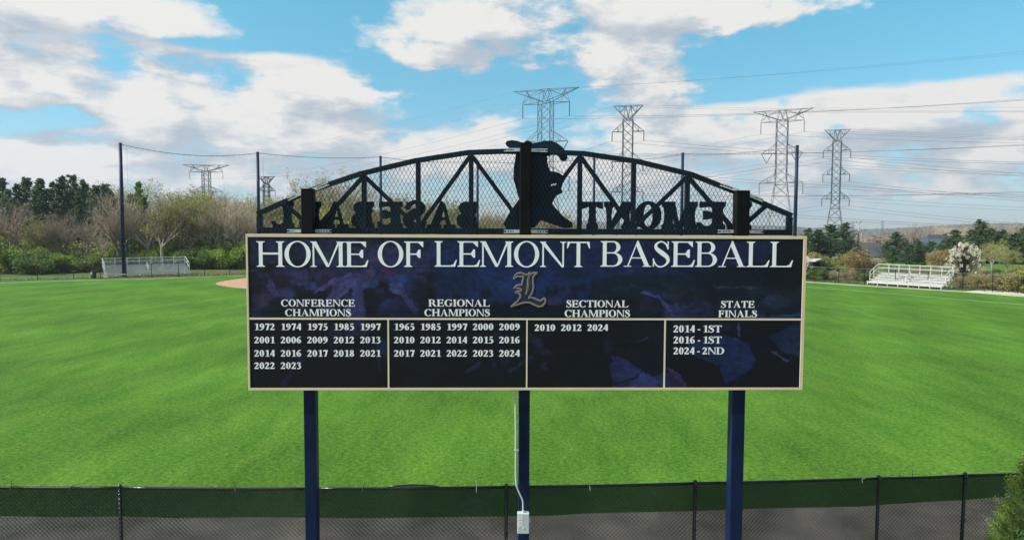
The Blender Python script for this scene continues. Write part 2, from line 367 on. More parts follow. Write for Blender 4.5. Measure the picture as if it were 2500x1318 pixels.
RAIL = [(-60,1187.5),(293,1190),(764,1192),(1236,1188),(1697,1179),(2145,1167),(2356,1160),(2560,1151)]
fence_top = [ground(x, y, 2.42) for x, y in RAIL]
for _ in range(4): fence_top = ext(ext(fence_top[::-1], 3.05)[::-1], 3.05)
edge_px = [(-150,1257),(0,1259),(150,1262),(291,1260),(430,1264),(600,1262),(740,1263),(900,1264),(1060,1262),(1232,1260),(1350,1258),(1430,1253),(1560,1250),(1690,1247),(1850,1241),(2000,1238),(2100,1236),(2160,1231),(2260,1225),(2350,1220),(2430,1214),(2600,1203)]
edge = [ground(x, y) for x, y in edge_px]
farL = [ground(x, y) for x, y in ((620,672.5),(370,681),(180,686),(0,691.5))]
farR = [ground(x, y) for x, y in ((1950,687.5),(2110,698),(2350,712.5),(2500,724))]
near = ext(edge, 30); near = ext(near[::-1], 30)[::-1]
back = [Vector((-20, 116, 0)), Vector((-6, 121, 0)), Vector((8, 121, 0)), Vector((20, 112, 0))]
turf_pts = ext(farL, 45)[::-1] + back + ext(farR, 25) + near[::-1]
sheet('field_grass', turf_pts, .008, M['turf'])
track_out = [Vector((p.x, p.y-1.4, 0)) for p in fence_top]
track_out = ext(ext(track_out[::-1], 28)[::-1], 28)
sheet('warning_track', [p+Vector((0, .5, 0)) for p in near] + track_out[::-1], .004, M['track'])
ribbon('field_edge_kerb', ext(farL, 45)[::-1] + back + ext(farR, 25), .34, .05, M['concrete'], h=1)
pp = [ground(x, y) for x, y in ((1900,696.5),(1960,700.5),(2150,715),(2350,731.5),(2500,744))]
ribbon('foul_line', ext(ext(pp[::-1], 25)[::-1], 8), .13, .013, M['chalk'])
C0 = Vector((-5.5, 84.5)); disc = [Vector((C0.x+30*math.cos(a), C0.y+(27 if math.sin(a)>0 else 16)*math.sin(a), 0)) for a in [2*math.pi*k/72 for k in range(72)]]
sheet('infield_dirt', disc, .012, M['clay'])
q = [Vector((C0.x+12.5*math.cos(a), C0.y+6+12.5*math.sin(a), 0)) for a in (math.pi/4*k*2 for k in range(4))]
sheet('infield_grass', q, .018, M['turf'])
cx_ = ground(2440, 716)
pt = [ground(x, y) for x, y in ((2345,712.5),(2400,708),(2500,715.5),(2620,727),(2620,733),(2500,722),(2420,716))]
sheet('bullpen_path', pt, .010, M['concrete'])
# park lawn seen beyond the right fence and grass verge behind the left one
sheet('park_lawn', [ground(x, y) for x, y in ((2040,640),(2250,635),(2500,637),(2620,640),(2620,668),(2300,661),(2060,652))], .006, M['lawn'])
lv = [ground(x, y) for x, y in ((-200,683),(0,677),(130,675),(230,675),(240,684),(0,690),(-200,697))]
sheet('grass_verge', lv, .006, M['lawn'])

# ================================================================== NEAR CHAIN LINK FENCE
fr = empty('chain_link_fence', (0, 11, 0)); finv = rootmat(fr).inverted()
tag(fr, 'black chain link outfield fence with sheer dark windscreen, in the foreground below the sign board', 'fence')
# resample the fence line
def along(pts, step):
    out = []; acc = 0
    for a, b in zip(pts, pts[1:]):
        L = (b-a).length; n = max(1, round(L/step))
        out += [a.lerp(b, i/n) for i in range(n)]
    return out+[pts[-1]]
# curve smoothly through the measured points
def catmull(P, n):
    out = []
    for i in range(len(P)-1):
        p0, p1, p2, p3 = P[max(i-1, 0)], P[i], P[i+1], P[min(i+2, len(P)-1)]
        for k in range(n):
            t = k/n; out.append(.5*((2*p1)+(p2-p0)*t+(2*p0-5*p1+4*p2-p3)*t*t+(3*p1-p0-3*p2+p3)*t**3))
    return out+[P[-1]]
H = 2.42
post_pts = fence_top[1:-1]
for a, b in zip(fence_top, fence_top[1:]):
    s = MB(); k = 7; sag = .012
    s.tube([a.lerp(b, i/k) - Vector((0, 0, sag*math.sin(math.pi*i/k)+.0)) for i in range(k+1)], .025, 10); s.build('top_rail', M['fence'], fr, finv, smooth=True)
for i, p in enumerate(fence_top):
    lean = -.03 if abs(p.x-fence_top[10].x) < .01 else 0
    s = MB(); r = .031 if i % 2 else .034
    s.tube([(p.x+lean, p.y-.005, 0), (p.x, p.y-.005, H+.0)], r*(.8 if i not in (2, 6) else .95), 12); po = s.build('post', M['fence'], fr, finv, smooth=True)
    s = MB(); s.tube([(p.x, p.y-.005, H-.02), (p.x, p.y-.005, H+.025), (p.x, p.y-.005, H+.05), (p.x, p.y-.005, H+.062)], [r*1.15, r*1.15, r*.8, .006], 12); s.build('post_cap', M['fence'], po, finv, smooth=True)
    for zz in (.35, 1.0, 1.65, 2.3):
        s = MB(); s.tube([(p.x, p.y-.006, zz), (p.x, p.y-.006, zz+.02)], r*1.02, 12); s.build('tension_band', M['fence'], po, finv)
# woven fabric: each wire runs diagonally, crossing its neighbours over and under
path = along(fence_top, .0254); S = [0]
for a, b in zip(path, path[1:]): S.append(S[-1]+(b-a).length)
S = np.array(S); PX = np.array([p.x for p in path]); PY = np.array([p.y for p in path])
def fpos(s, z, off):
    return (float(np.interp(s, S, PX)), float(np.interp(s, S, PY))-.03+off, z)
D = .0508*math.sqrt(2)        # diamond width of 2 inch fabric
total = S[-1]; z0 = .9; z1 = H+.058
fab = MB(); n = int(total/D)
def thin(pts, r):
    b = len(fab.v)
    for q in pts:
        x, y, z = q; fab.v += [(x-r, y, z), (x+r*.5, y-r, z), (x+r*.5, y+r, z)]
    for i in range(len(pts)-1):
        for k in range(3):
            k2 = (k+1) % 3; fab.f.append((b+3*i+k, b+3*i+k2, b+3*i+3+k2, b+3*i+3+k))
zlen = z1-z0
for dirn in (1, -1):
    for k in range(-int(zlen/D)-2, n+int(zlen/D)+2):
        s0 = k*D; pts = []; m = int(zlen/(D/2))+1
        for j in range(m+1):
            z = z0+j*D/2; s_ = s0 + dirn*j*D/2
            if z > z1+.001: break
            if s_ < 0 or s_ > total: 
                if pts: break
                continue
            pts.append(fpos(s_, z, .0028*(1 if (j % 2) ^ (dirn > 0) else -1)))
        if len(pts) > 1: thin(pts, .0037)
tag(fab.build('chain_link_mesh', M['wire'], fr, finv, smooth=True), kind='stuff')
s = MB(); pth = along(fence_top, .4)
for p in pth: s.v += [(p.x, p.y+.035, .02), (p.x, p.y+.035+.012*math.sin(p.x*3), 1.2), (p.x, p.y+.035, H-.015)]
for i in range(len(pth)-1):
    for j in (0, 1): s.f.append((3*i+j, 3*i+3+j, 3*i+4+j, 3*i+1+j))
s.build('windscreen', M['screen'], fr, finv, smooth=True)
for (x, y, dx, dy, m) in ((1163,1192,-1,-22,'tie'),(1440,1188,-3,-6,'tie'),(2104,1169,6,-5,'tie'),(173,1187,28,-9,'tieb'),(27,1186,5,-16,'tieb'),(575,1191,-1,-16,'tieb'),(886,1190,6,-15,'tieb'),(1708,1179,-2,-18,'tieb'),(1838,1178,-14,-18,'tieb'),(2227,1163,-4,-18,'tieb')):
    a = ground(x, y, H+.02); b = a+Vector((dx/FPX*11.2, -.04, -dy/FPX*11.2*1.1))
    s = MB(); s.tube([a-Vector((0, .03, .05)), a, a.lerp(b, .5)+Vector((.004, 0, .004)), b], [.006, .006, .0045, .003], 5); s.build('cable_tie', M[m], fr, finv)
s = MB(); a = ground(950, 1189, H+.02); s.tube([ground(x, y, H+.03)+Vector((0,.02,0)) for x, y in ((945,1188),(975,1186),(1010,1185),(1050,1186),(1075,1189))], [.008,.016,.02,.014,.006], 8); s.build('tie_strap', M['fence'], fr, finv, smooth=True)

# ================================================================== LETTER SHAPES (drawn stroke by stroke)
def cat2(P, n):
    P = [np.array(p, float) for p in P]; out = []
    for i in range(len(P)-1):
        p0, p1, p2, p3 = P[max(i-1, 0)], P[i], P[i+1], P[min(i+2, len(P)-1)]
        for k in range(n):
            t = k/n; out.append(.5*((2*p1)+(p2-p0)*t+(2*p0-5*p1+4*p2-p3)*t*t+(3*p1-p0-3*p2+p3)*t**3))
    return out+[P[-1]]
def stroke(P, n=6):            # P: (x, y, width) -> quads along a smooth path
    Q = cat2(P, n); out = []; L = []
    for i, q in enumerate(Q):
        d = Q[min(i+1, len(Q)-1)][:2]-Q[max(i-1, 0)][:2]; d = d/(np.linalg.norm(d)+1e-9); nn = np.array([-d[1], d[0]])*q[2]/2
        L.append((q[:2]+nn, q[:2]-nn))
    for a, b in zip(L, L[1:]): out.append([tuple(a[0]), tuple(a[1]), tuple(b[1]), tuple(b[0])])
    return out
def rect(x0, y0, x1, y1): return [(x0, y0), (x1, y0), (x1, y1), (x0, y1)]
def ring(cx, cy, rx, ry, th, tv, a0=0, a1=360, n=28):
    out = []
    for i in range(n):
        a, b = R(a0+(a1-a0)*i/n), R(a0+(a1-a0)*(i+1)/n)
        f = lambda t, k: (cx+(rx-th*k)*math.cos(t), cy+(ry-tv*k)*math.sin(t))
        out.append([f(a, 0), f(b, 0), f(b, 1), f(a, 1)])
    return out
def diag(x0, y0, x1, y1, w): return [(x0-w/2, y0), (x0+w/2, y0), (x1+w/2, y1), (x1-w/2, y1)]
def glyph(c, S, t, sl, st):
    """S stem, t thin stroke, sl serif length, st serif thickness; cap height 1"""
    G = []
    def serif(x, w, y, up, l=sl, r=sl):
        s = 1 if up else -1
        G.append([(x-l, y), (x+w+r, y), (x+w+r, y+s*st), (x+w+r*.3, y+s*st*1.5), (x+w, y+s*st*3), (x, y+s*st*3), (x-l*.3, y+s*st*1.5), (x-l, y+s*st)])
    def stem(x, w=None, b=True, tp=True, y0=0, y1=1):
        w = S if w is None else w
        G.append(rect(x, y0, x+w, y1))
        if b: serif(x, w, y0, True)
        if tp: serif(x, w, y1, False)
    def beak(x, y, h, s=1, w=None):       # end of an arm: x right edge
        w = t*2.4 if w is None else w
        G.append([(x-t*.8, y), (x, y), (x, y+s*h), (x-t*.45, y+s*h), (x-w*1.4, y+s*t*.9), (x-w*1.4, y)])
    if c == 'H': stem(sl); stem(1.06-S-sl); G.append(rect(sl+S*.5, .5-t/2+.01, 1.06-S-sl+S*.5, .5+t/2+.03)); return G, 1.06
    if c == 'I': stem(sl); return G, S+2*sl
    if c == 'O': return ring(.5, .5, .5, .52, S*1.12, t*.75, n=40), 1.0
    if c == 'M':
        w = 1.30; stem(sl*.8, t*1.1); stem(w-S-sl)
        G.append(rect(0, 1-st, .2, 1)); G.append([(sl*.5, 1), (sl*.5+S*1.15, 1), (w*.5+S*.35, .05), (w*.5-.02, 0), (w*.5-S*.35, .0)])
        G.append([(w*.5-t*.3, .0), (w*.5+t*.7, .0), (w-S-sl+t*1.0, 1), (w-S-sl-t*.5, 1)]); return G, w
    if c == 'N':
        w = 1.04; stem(sl*1.1, t*1.1); stem(w-t*1.1-sl, t*1.1, b=False)
        G.append([(.0, 1), (S*1.25, 1), (w-sl, .0), (w-sl-t*1.3, -.02), (.02, .97)]); return G, w
    if c in 'EFL':
        stem(sl); w = .86 if c == 'E' else (.80 if c == 'F' else .84)
        if c != 'L':
            G.append(rect(sl+S*.5, 1-t*.85, w-.05, 1)); beak(w-.05, 1, .22, -1)
            G.append(rect(sl+S*.5, .5-t*.4, w-.2, .5+t*.5)); G.append([(w-.2-t*.6, .36), (w-.16, .36), (w-.16, .68), (w-.2-t*.6, .68), (w-.2-t*2.2, .5+t*.4), (w-.2-t*2.2, .5-t*.3)])
        if c != 'F':
            G.append(rect(sl+S*.5, 0, w-.04, t*.9)); G.append([(w-.3, 0), (w-.03, 0), (w+.04, .27), (w, .27), (w-.1, t*1.6), (w-.22, t*.85), (w-.3, t*.8)])
        return G, w+(.02 if c != 'L' else .03)
    if c == 'T':
        w = .92; stem(w/2-S/2, tp=False); G.append(rect(.03, 1-t*.9, w-.03, 1))
        G.append([(0, .74), (t*.6, .74), (t*2.2, 1-t*1.0), (t*2.2, 1), (.02, 1)]); G.append([(w-t*.6, .74), (w, .74), (w-.02, 1), (w-t*2.2, 1), (w-t*2.2, 1-t*1.0)]); return G, w
    if c in 'BPRD':
        stem(sl)
        if c == 'D':
            w = 1.0; G.append(rect(sl+S*.5, 1-t*.8, .52, 1)); G.append(rect(sl+S*.5, 0, .52, t*.8)); G.extend(ring(.5, .5, .48, .5, S*1.1, t*.8, -90, 90, 18)); return G, w-.01
        yb = .53 if c == 'B' else .46
        G.append(rect(sl+S*.5, 1-t*.8, .5, 1)); G.append(rect(sl+S*.5, yb-t*.2, .5, yb+t*.6)); cy = (1+yb-t*.1)/2
        G.extend(ring(.46, cy, .29 if c == 'B' else .33, (1-yb+t*.2)/2, S*1.02, t*.75, -92, 92, 16)); w = .78
        if c == 'B':
            G.append(rect(sl+S*.5, 0, .5, t*.8)); G.extend(ring(.47, (yb+t*.5)/2, .36, (yb+t*.5)/2, S*1.08, t*.75, -92, 92, 16)); w = .86
        if c == 'R':
            G.append([(.40, .5), (.40+S*1.15, .5), (.98, 0), (.98-S*1.2, 0)]); G.append(rect(.72, 0, 1.02, st)); w = 1.0
        return G, w
    if c == 'A':
        w = 1.04; a = w*.5
        G.append([(a-S*.18, 1.02), (a+.02, 1.02), (w-sl*.8, 0), (w-sl*.8-S*1.2, 0), (a-S*.42, .82)])
        G.append([(a-.01, 1.02), (a-.01-t*.3, .9), (sl*1.3+t, 0), (sl*1.3, 0), (a-t*.9, .93)])
        G.append(rect(.29, .33-t*.1, w-.31, .33+t*.6)); G.append(rect(0, 0, sl*2.6+t, st)); G.append(rect(w-S*1.2-sl*1.8, 0, w, st)); return G, w
    if c == 'S':
        k = S; G = stroke([(.60, .72, t*1.1), (.50, .91, t*1.0), (.32, .985, t*.95), (.15, .88, k*.62), (.16, .72, k*.95), (.36, .55, k*1.25), (.56, .38, k*1.05), (.60, .20, k*.75), (.46, .04, t*1.0), (.27, .005, t*.95), (.13, .10, t*1.0), (.04, .29, t*.9)], 5)
        G.append(rect(.575, .68, .62, 1.0)); G.append(rect(.03, -.0, .07, .33)); return G, .70
    if c in 'CG':
        G = ring(.52, .5, .52, .52, S*1.1, t*.85, 42, 318, 34); G.append([(.86, .66), (.90, .66), (.91, 1.0), (.87, .98), (.80, .88)])
        if c == 'C': G.append([(.86, .17), (.93, .24), (.91, .26), (.84, .2)]); return G, .95
        G.append(rect(.80-S*.5, .10, .80+S*.5, .44)); G.append(rect(.80-S*.5-sl, .44, .80+S*.5+sl, .44+st)); return G, 1.02
    # figures
    if c == '0': return ring(.31, .5, .30, .51, S*.98, t*.75, n=32), .64
    if c == '1': return [rect(.26, 0, .26+S, .99), rect(.10, 0, .26+S+.16, st*1.2), [(.08, .84), (.26+S*.3, .90), (.26+S, 1.01), (.26+S*.8, 1.01), (.08, .89)]], .64
    if c == '2': return stroke([(.05, .70, t*.8), (.14, .89, S*.55), (.29, .93, S*.62), (.44, .83, S*.95), (.43, .62, S*.95), (.28, .36, S*.62), (.07, .06, t*1.1)], 5)+[rect(.03, 0, .55, S*.78), [(.44, 0), (.55, 0), (.61, .28), (.575, .28), (.50, S*.6)]], .64
    if c == '3': return stroke([(.06, .74, t*.8), (.15, .91, S*.5), (.29, .95, S*.55), (.42, .82, S*.9), (.38, .64, S*.75), (.22, .53, t*1.2)], 5)+stroke([(.22, .53, t*1.2), (.40, .47, S*.7), (.47, .28, S*1.0), (.38, .09, S*.7), (.20, .02, t*1.3), (.08, .09, S*.6)], 5), .62
    if c == '4': return [rect(.34, 0, .34+S, 1.0), rect(.02, .24, .60, .24+S*.8), [(.34, 1.01), (.34+S, 1.01), (.34+S, .9), (.09, .34), (.02, .36), (.02, .26)]], .64
    if c == '5': return [[(.14, .84), (.48, .84), (.54, 1.01), (.16, 1.01)], [(.12, .50), (.15, .48), (.20, .86), (.16, 1.0)]]+stroke([(.10, .52, t*1.0), (.28, .58, S*.8), (.44, .46, S*1.0), (.46, .24, S*1.0), (.34, .07, S*.7), (.18, .02, t*1.3), (.07, .08, S*.6)], 5), .62
    if c == '6': return ring(.32, .31, .28, .32, S*.95, t*.75, n=26)+stroke([(.58, .99, t*.7), (.38, .93, t*1.5), (.20, .76, S*.7), (.115, .52, S*.95), (.105, .32, S*.9)], 5), .64
    if c == '9': return ring(.30, .69, .28, .32, S*.95, t*.75, n=26)+stroke([(.04, .01, t*.7), (.24, .07, t*1.5), (.42, .24, S*.7), (.505, .48, S*.95), (.515, .68, S*.9)], 5), .64
    if c == '7': return [rect(.06, 1-S*.85, .60, 1.0), [(.03, .72), (.065, .72), (.14, 1-S*.7), (.08, 1)], [(.60, 1-S*.5), (.60-S*.9, 1-S*.5), (.16, 0), (.16+S*1.05, 0)]], .62
    if c == '8': return ring(.31, .755, .245, .255, S*.82, t*.75, n=24)+ring(.31, .275, .285, .285, S*.98, t*.75, n=24)+stroke([(.13, .70, S*.6), (.30, .53, S*.8), (.48, .36, S*.7)], 4), .63
    if c == '-': return [rect(.04, .30, .34, .30+S*.7)], .38
    return [], .40
def union2d(polys, holes=()):
    vs = []; fs = []
    def area(p): return sum(p[i-1][0]*p[i][1]-p[i][0]*p[i-1][1] for i in range(len(p)))/2
    allp = []
    for p in list(polys)+list(holes):
        p = [tuple(map(float, q)) for q in p]
        if abs(area(p)) < 1e-9: allp.append(None); continue
        allp.append(p if area(p) > 0 else p[::-1])
    ids = []
    for k, p in enumerate(allp):
        if p is None: continue
        fs.append(list(range(len(vs), len(vs)+len(p)))); vs += [Vector(q) for q in p]; ids.append(k >= len(polys))
    v2, e2, f2, ov, oe, of = geometry.delaunay_2d_cdt(vs, [], fs, 1, 1e-5)
    keep = [f for f, o in zip(f2, of) if o and not any(ids[i] for i in o)]
    return v2, keep
def plate(polys, T, depth, holes=(), back=False):
    """T maps (x, y, d) to a 3D point; d=0 back, 1 front. Returns MB of the extruded union"""
    v2, fs = union2d(polys, holes); s = MB(); n = len(v2)
    s.v = [tuple(T(p[0], p[1], 1)) for p in v2]+[tuple(T(p[0], p[1], 0)) for p in v2]
    cnt = {}
    for f in fs:
        s.f.append(tuple(f))
        if back: s.f.append(tuple(i+n for i in reversed(f)))
        for a, b in zip(f, f[1:]+f[:1]): cnt[(a, b)] = cnt.get((a, b), 0)+1
    for (a, b) in cnt:
        if (b, a) not in cnt: s.f.append((b, a, a+n, b+n))
    return s
def text_polys(txt, S, t, sl, st, gap=.06, space=.34, word=None):
    out = []; x = 0
    for ch in txt:
        if ch == ' ': x += space; continue
        g_, w = glyph(ch, S, t, sl, st)
        out += [[(a+x, b) for a, b in p] for p in g_]; x += w+gap
    return out, x-gap

# ================================================================== SIGN BOARD
BL, BR = at(609.5, 950, 10.12), at(1955.5, 950, 10.30)
bx = Vector((BR.x-BL.x, BR.y-BL.y, 0)); BW = bx.length; BYAW = math.atan2(bx.y, bx.x); bx.normalize(); bn = Vector((bx.y, -bx.x, 0))  # bn faces the camera
BZ0 = (BL.z+BR.z)/2
board = empty('sign_board', (BL.x, BL.y, BZ0), BYAW)
tag(board, 'wide navy sign board of team titles with tan frame, raised on three posts', 'sign board')
bm_ = rootmat(board); binv = bm_.inverted()
def bp(px, py, off=0.0):
    """photograph pixel -> (x, z) in the board's own frame, on the plane off metres in front of its back face"""
    d = ray(px, py); o = Vector((0, 0, CAMH)); P0 = Vector((BL.x, BL.y, 0))+bn*off
    q = o+d*((P0-o).dot(bn)/d.dot(bn)); l = binv @ q; return l.x, l.z
TH = .05            # panel face lies this far in front of the board origin plane
def bx_(s, x0, x1, z0, z1, y0, y1):     # box in board frame; y negative = towards the camera
    return s.box(((x0+x1)/2, (y0+y1)/2, (z0+z1)/2), (x1-x0, abs(y1-y0), z1-z0))
ZT = (bp(610, 571, TH)[1]+bp(1958, 577, TH)[1])/2; ZB = 0.0
fw = .044; zin = .044
# frame rails
for nm_, a in (('frame_rail', (0, BW, ZT-fw, ZT)), ('frame_rail', (0, BW, 0, .036)), ('frame_rail', (0, .030, .036, ZT-fw)), ('frame_rail', (BW-.05, BW, .036, ZT-fw))):
    s = MB(); bx_(s, *a, -.058, .03); s.build(nm_, M['tan'], board, bevel=.003)
X0, X1, Z0, Z1 = .030, BW-.05, .036, ZT-fw
# dark reveal inside the frame
s = MB(); bx_(s, X0, X1, Z0, Z1, -.02, .0); s.build('backing_sheet', M['black_post'], board)
# ---- printed picture on the panels
def lin(c): c = np.array(c, float)/255; return np.where(c <= .04045, c/12.92, ((c+.055)/1.055)**2.4)
W_, H_ = 610, 168
pxs = np.linspace(612, 1950, W_); pys = np.linspace(578, 946, H_)
XX, YY = np.meshgrid(pxs, pys)
rng = np.random.default_rng(5)
def vnoise(sx, sy, seed, oct=4):
    r = np.random.default_rng(seed); tot = np.zeros_like(XX); amp = 1; nrm = 0
    for o in range(oct):
        gx = (XX-612)/sx*2**o; gy = (YY-578)/sy*2**o; g_ = r.random((int(gy.max())+3, int(gx.max())+3))
        ix, iy = gx.astype(int), gy.astype(int); fx, fy = gx-ix, gy-iy; fx = fx*fx*(3-2*fx); fy = fy*fy*(3-2*fy)
        tot += amp*((g_[iy, ix]*(1-fx)+g_[iy, ix+1]*fx)*(1-fy)+(g_[iy+1, ix]*(1-fx)+g_[iy+1, ix+1]*fx)*fy); nrm += amp; amp *= .55
    return tot/nrm
n1 = vnoise(40, 30, 1); n2 = vnoise(14, 11, 2); n3 = vnoise(90, 70, 3); n4 = vnoise(5, 5, 4, 2)
img = np.zeros((H_, W_, 3)); img[:] = (11, 17, 38)
def mixc(mask, c): 
    global img; m = np.clip(mask, 0, 1)[..., None]; img = img*(1-m)+np.array(c, float)*m
n5 = vnoise(7, 6, 15, 2); n6 = vnoise(20, 16, 16, 3)
WX, WY = XX+(n2-.5)*9+(n5-.5)*6+(n6-.5)*7, YY+(n2[::-1]-.5)*8+(n4-.5)*5+(n6[:, ::-1]-.5)*6
def ell(cx, cy, rx, ry, c, a=1.0, ang=0, soft=.12):
    a = a*(.62+.5*n6); soft = max(soft, .3)
    ca, sa = math.cos(R(ang)), math.sin(R(ang)); dx, dy = WX-cx, WY-cy
    d = np.sqrt(((dx*ca+dy*sa)/rx)**2+((-dx*sa+dy*ca)/ry)**2); mixc(np.clip((1-d)/soft, 0, 1)*a, c)
def poly(P, c, a=1.0, soft=4):
    a = a*(.55+.4*n6)
    inside = np.zeros_like(XX, bool); dist = np.full_like(XX, 1e9)
    for (x1, y1), (x2, y2) in zip(P, P[1:]+P[:1]):
        cond = ((y1 > WY) != (y2 > WY)) & (WX < (x2-x1)*(WY-y1)/((y2-y1) or 1e-9)+x1); inside ^= cond
        L = (x2-x1)**2+(y2-y1)**2+1e-9; t_ = np.clip(((WX-x1)*(x2-x1)+(WY-y1)*(y2-y1))/L, 0, 1)
        dist = np.minimum(dist, np.hypot(WX-x1-t_*(x2-x1), WY-y1-t_*(y2-y1)))
    sd = np.where(inside, dist, -dist); mixc(np.clip(sd/soft+.5, 0, 1)*a, c)
def line(P, w, c, a=1.0):
    d = np.full_like(XX, 1e9)
    for (x1, y1), (x2, y2) in zip(P, P[1:]):
        L = (x2-x1)**2+(y2-y1)**2+1e-9; t_ = np.clip(((WX-x1)*(x2-x1)+(WY-y1)*(y2-y1))/L, 0, 1)
        d = np.minimum(d, np.hypot(WX-x1-t_*(x2-x1), WY-y1-t_*(y2-y1)))
    mixc(np.clip((w/2-d)/1.6+.5, 0, 1)*a, c)
# left: raised hands and caps over a dim field
mixc(np.clip((1150-XX)/60, 0, 1)*np.clip((655-YY)/20, 0, 1), (22, 30, 66)); mixc(np.clip((1130-XX)/60, 0, 1)*(n2 > .52)*np.clip((650-YY)/25, 0, 1)*.5, (56, 56, 92))
line([(612,662),(760,620),(870,606)], 5, (34, 52, 72)); line([(612,700),(700,672)], 4, (40, 60, 80)); line([(780,612),(1000,590)], 6, (24, 44, 62))
poly([(760,640),(880,600),(960,596),(1045,612),(1060,640),(1050,690),(960,690),(860,680),(760,690)], (58, 56, 108), .9)
poly([(1040,580),(1480,580),(1500,600),(1560,590),(1590,640),(1660,660),(1700,690),(1560,700),(1400,740),(1060,740),(1050,640)], (24, 48, 112), .95, 12)
poly([(1400,580),(1880,580),(1880,640),(1750,655),(1500,668),(1400,660)], (38, 40, 104), .9, 14)
ell(1270, 690, 120, 50, (27, 58, 128), .7, soft=.8)
for k in range(150):      # the crowd: many small heads, caps and shoulders
    lf = k % 2; x = 615+rng.random()*460 if lf else 1330+rng.random()*615; y = 660+rng.random()*115 if lf else 700+rng.random()*75; r_ = 6+rng.random()*11
    ell(x, y, r_, r_*(.7+.5*rng.random()), [(46,44,82),(14,20,34),(60,52,92),(26,38,78),(40,28,44),(10,14,26)][int(rng.random()*6)], .75, rng.random()*90, .3)
    ell(x+1, y-r_*.6, r_*.95, r_*.5, [(20,30,62),(12,16,28),(44,50,84)][int(rng.random()*3)], .7, 0, .3)
for (x, y, rx, ry, c, an) in ((640,690,28,18,(16,26,44),0),(648,672,22,9,(36,56,92),10),(696,664,32,14,(44,54,104),-8),(690,690,34,24,(40,30,48),0),(735,676,28,26,(70,62,118),0),
    (800,690,30,26,(56,34,72),10),(830,690,22,20,(86,72,128),0),(690,722,42,22,(62,60,122),-10),(688,742,34,20,(14,20,34),0),(760,698,22,14,(58,66,130),0),(880,690,26,22,(80,70,120),0),
    (905,692,22,15,(44,76,140),0),(985,690,44,26,(38,66,136),0),(972,712,30,10,(88,86,150),12),(1010,704,34,30,(20,30,58),0),(935,735,48,24,(16,22,36),20),(950,748,36,20,(34,50,122),-18),
    (985,760,50,26,(24,36,78),0),(640,735,24,26,(70,52,84),20),(626,770,20,26,(46,40,80),0),(1180,716,16,18,(18,26,40),0),(1110,730,13,16,(20,24,36),0),(1060,742,30,14,(22,34,60),0)):
    ell(x, y, rx, ry, c, .92, an)
for P, w, c in (([(790,760),(830,705),(880,672)], 24, (74, 66, 124)), ([(850,770),(880,700),(905,662)], 20, (82, 74, 134)), ([(878,775),(874,720),(868,694)], 25, (66, 62, 126)), ([(815,735),(860,690),(905,655)], 8, (88, 78, 138)),
    ([(770,715),(812,690),(850,668)], 10, (86, 78, 140)), ([(965,690),(985,725),(1010,760)], 14, (62, 58, 110)), ([(660,690),(675,720)], 14, (70, 62, 118)), ([(930,655),(952,668)], 9, (96, 24, 84)), ([(884,640),(930,630)], 10, (90, 62, 96))):
    line(P, w, c)
# right: celebrating players below a treeline, dim field beyond
poly([(1480,668),(1660,662),(1740,650),(1830,640),(1950,600),(1950,700),(1480,700)], (16, 30, 40), .9, 10)
poly([(1430,712),(1600,690),(1950,690),(1950,760),(1430,760)], (18, 36, 44), .9, 8)
poly([(1860,620),(1905,610),(1950,618),(1950,700),(1850,700)], (10, 14, 24), .9, 8)
for x, y, rx, ry, c in ((1348,706,10,12,(20,26,42)),(1366,708,9,11,(22,28,40)),(1392,704,12,13,(18,24,38)),(1412,700,11,14,(20,26,44)),(1346,735,26,16,(62,54,100)),(1390,730,22,16,(26,34,62)),(1440,700,9,24,(16,24,36)),(1468,700,26,26,(16,26,36)),
    (1640,716,22,26,(44,34,50)),(1724,720,28,30,(16,18,30)),(1775,702,13,22,(22,28,44)),(1648,762,44,26,(58,58,108)),(1700,756,40,30,(38,44,86)),(1800,745,44,36,(30,34,64)),(1890,735,40,22,(38,52,80)),(1560,752,34,22,(36,28,46)),(1500,745,60,26,(16,20,30))):
    ell(x, y, rx, ry, c, .85)
line([(1556,712),(1596,722),(1628,758),(1648,776)], 7, (64, 56, 140)); line([(1534,690),(1560,706),(1580,712)], 4, (44, 56, 70)); line([(1740,700),(1850,700)], 4, (60, 80, 96), .7)
poly([(1866,722),(1914,738),(1880,728)], (70, 90, 124)); line([(1820,776),(1946,766)], 8, (40, 54, 108))
# lower strip: darkened crowd
mixc((YY > 778)*.55*np.ones_like(XX), (8, 11, 18)); mixc(np.clip((YY-850)/90, 0, 1)*.9*(XX < 1480), (8, 14, 16)); mixc(np.clip((YY-860)/60, 0, 1)*(n1 > .45)*.3*(XX > 960)*(XX < 1500), (18, 36, 24))
ell(870, 800, 44, 24, (44, 42, 92), .8); ell(815, 820, 16, 40, (40, 38, 84), .5); ell(930, 850, 16, 26, (26, 44, 84), .8); line([(920,870),(925,905)], 7, (24, 50, 70), .8); line([(740,870),(690,940)], 14, (24, 30, 72), .7)
for k in range(34):
    x = 1120+rng.random()*230; y = 815+rng.random()*80; ell(x, y, 5+rng.random()*14, 4+rng.random()*8, [(54,50,84),(40,42,84),(26,34,52),(12,16,26)][k % 4], .75, rng.random()*60)
line([(1135,905),(1165,885)], 9, (66, 64, 100), .7); line([(1240,905),(1290,870)], 10, (54, 58, 92), .7)
ell(1555, 830, 72, 62, (13, 20, 32), .95); line([(1546,836),(1576,826)], 3, (62, 74, 92)); poly([(1480,890),(1510,872),(1560,900),(1590,920),(1640,905),(1672,945),(1492,945)], (50, 58, 124), .95)
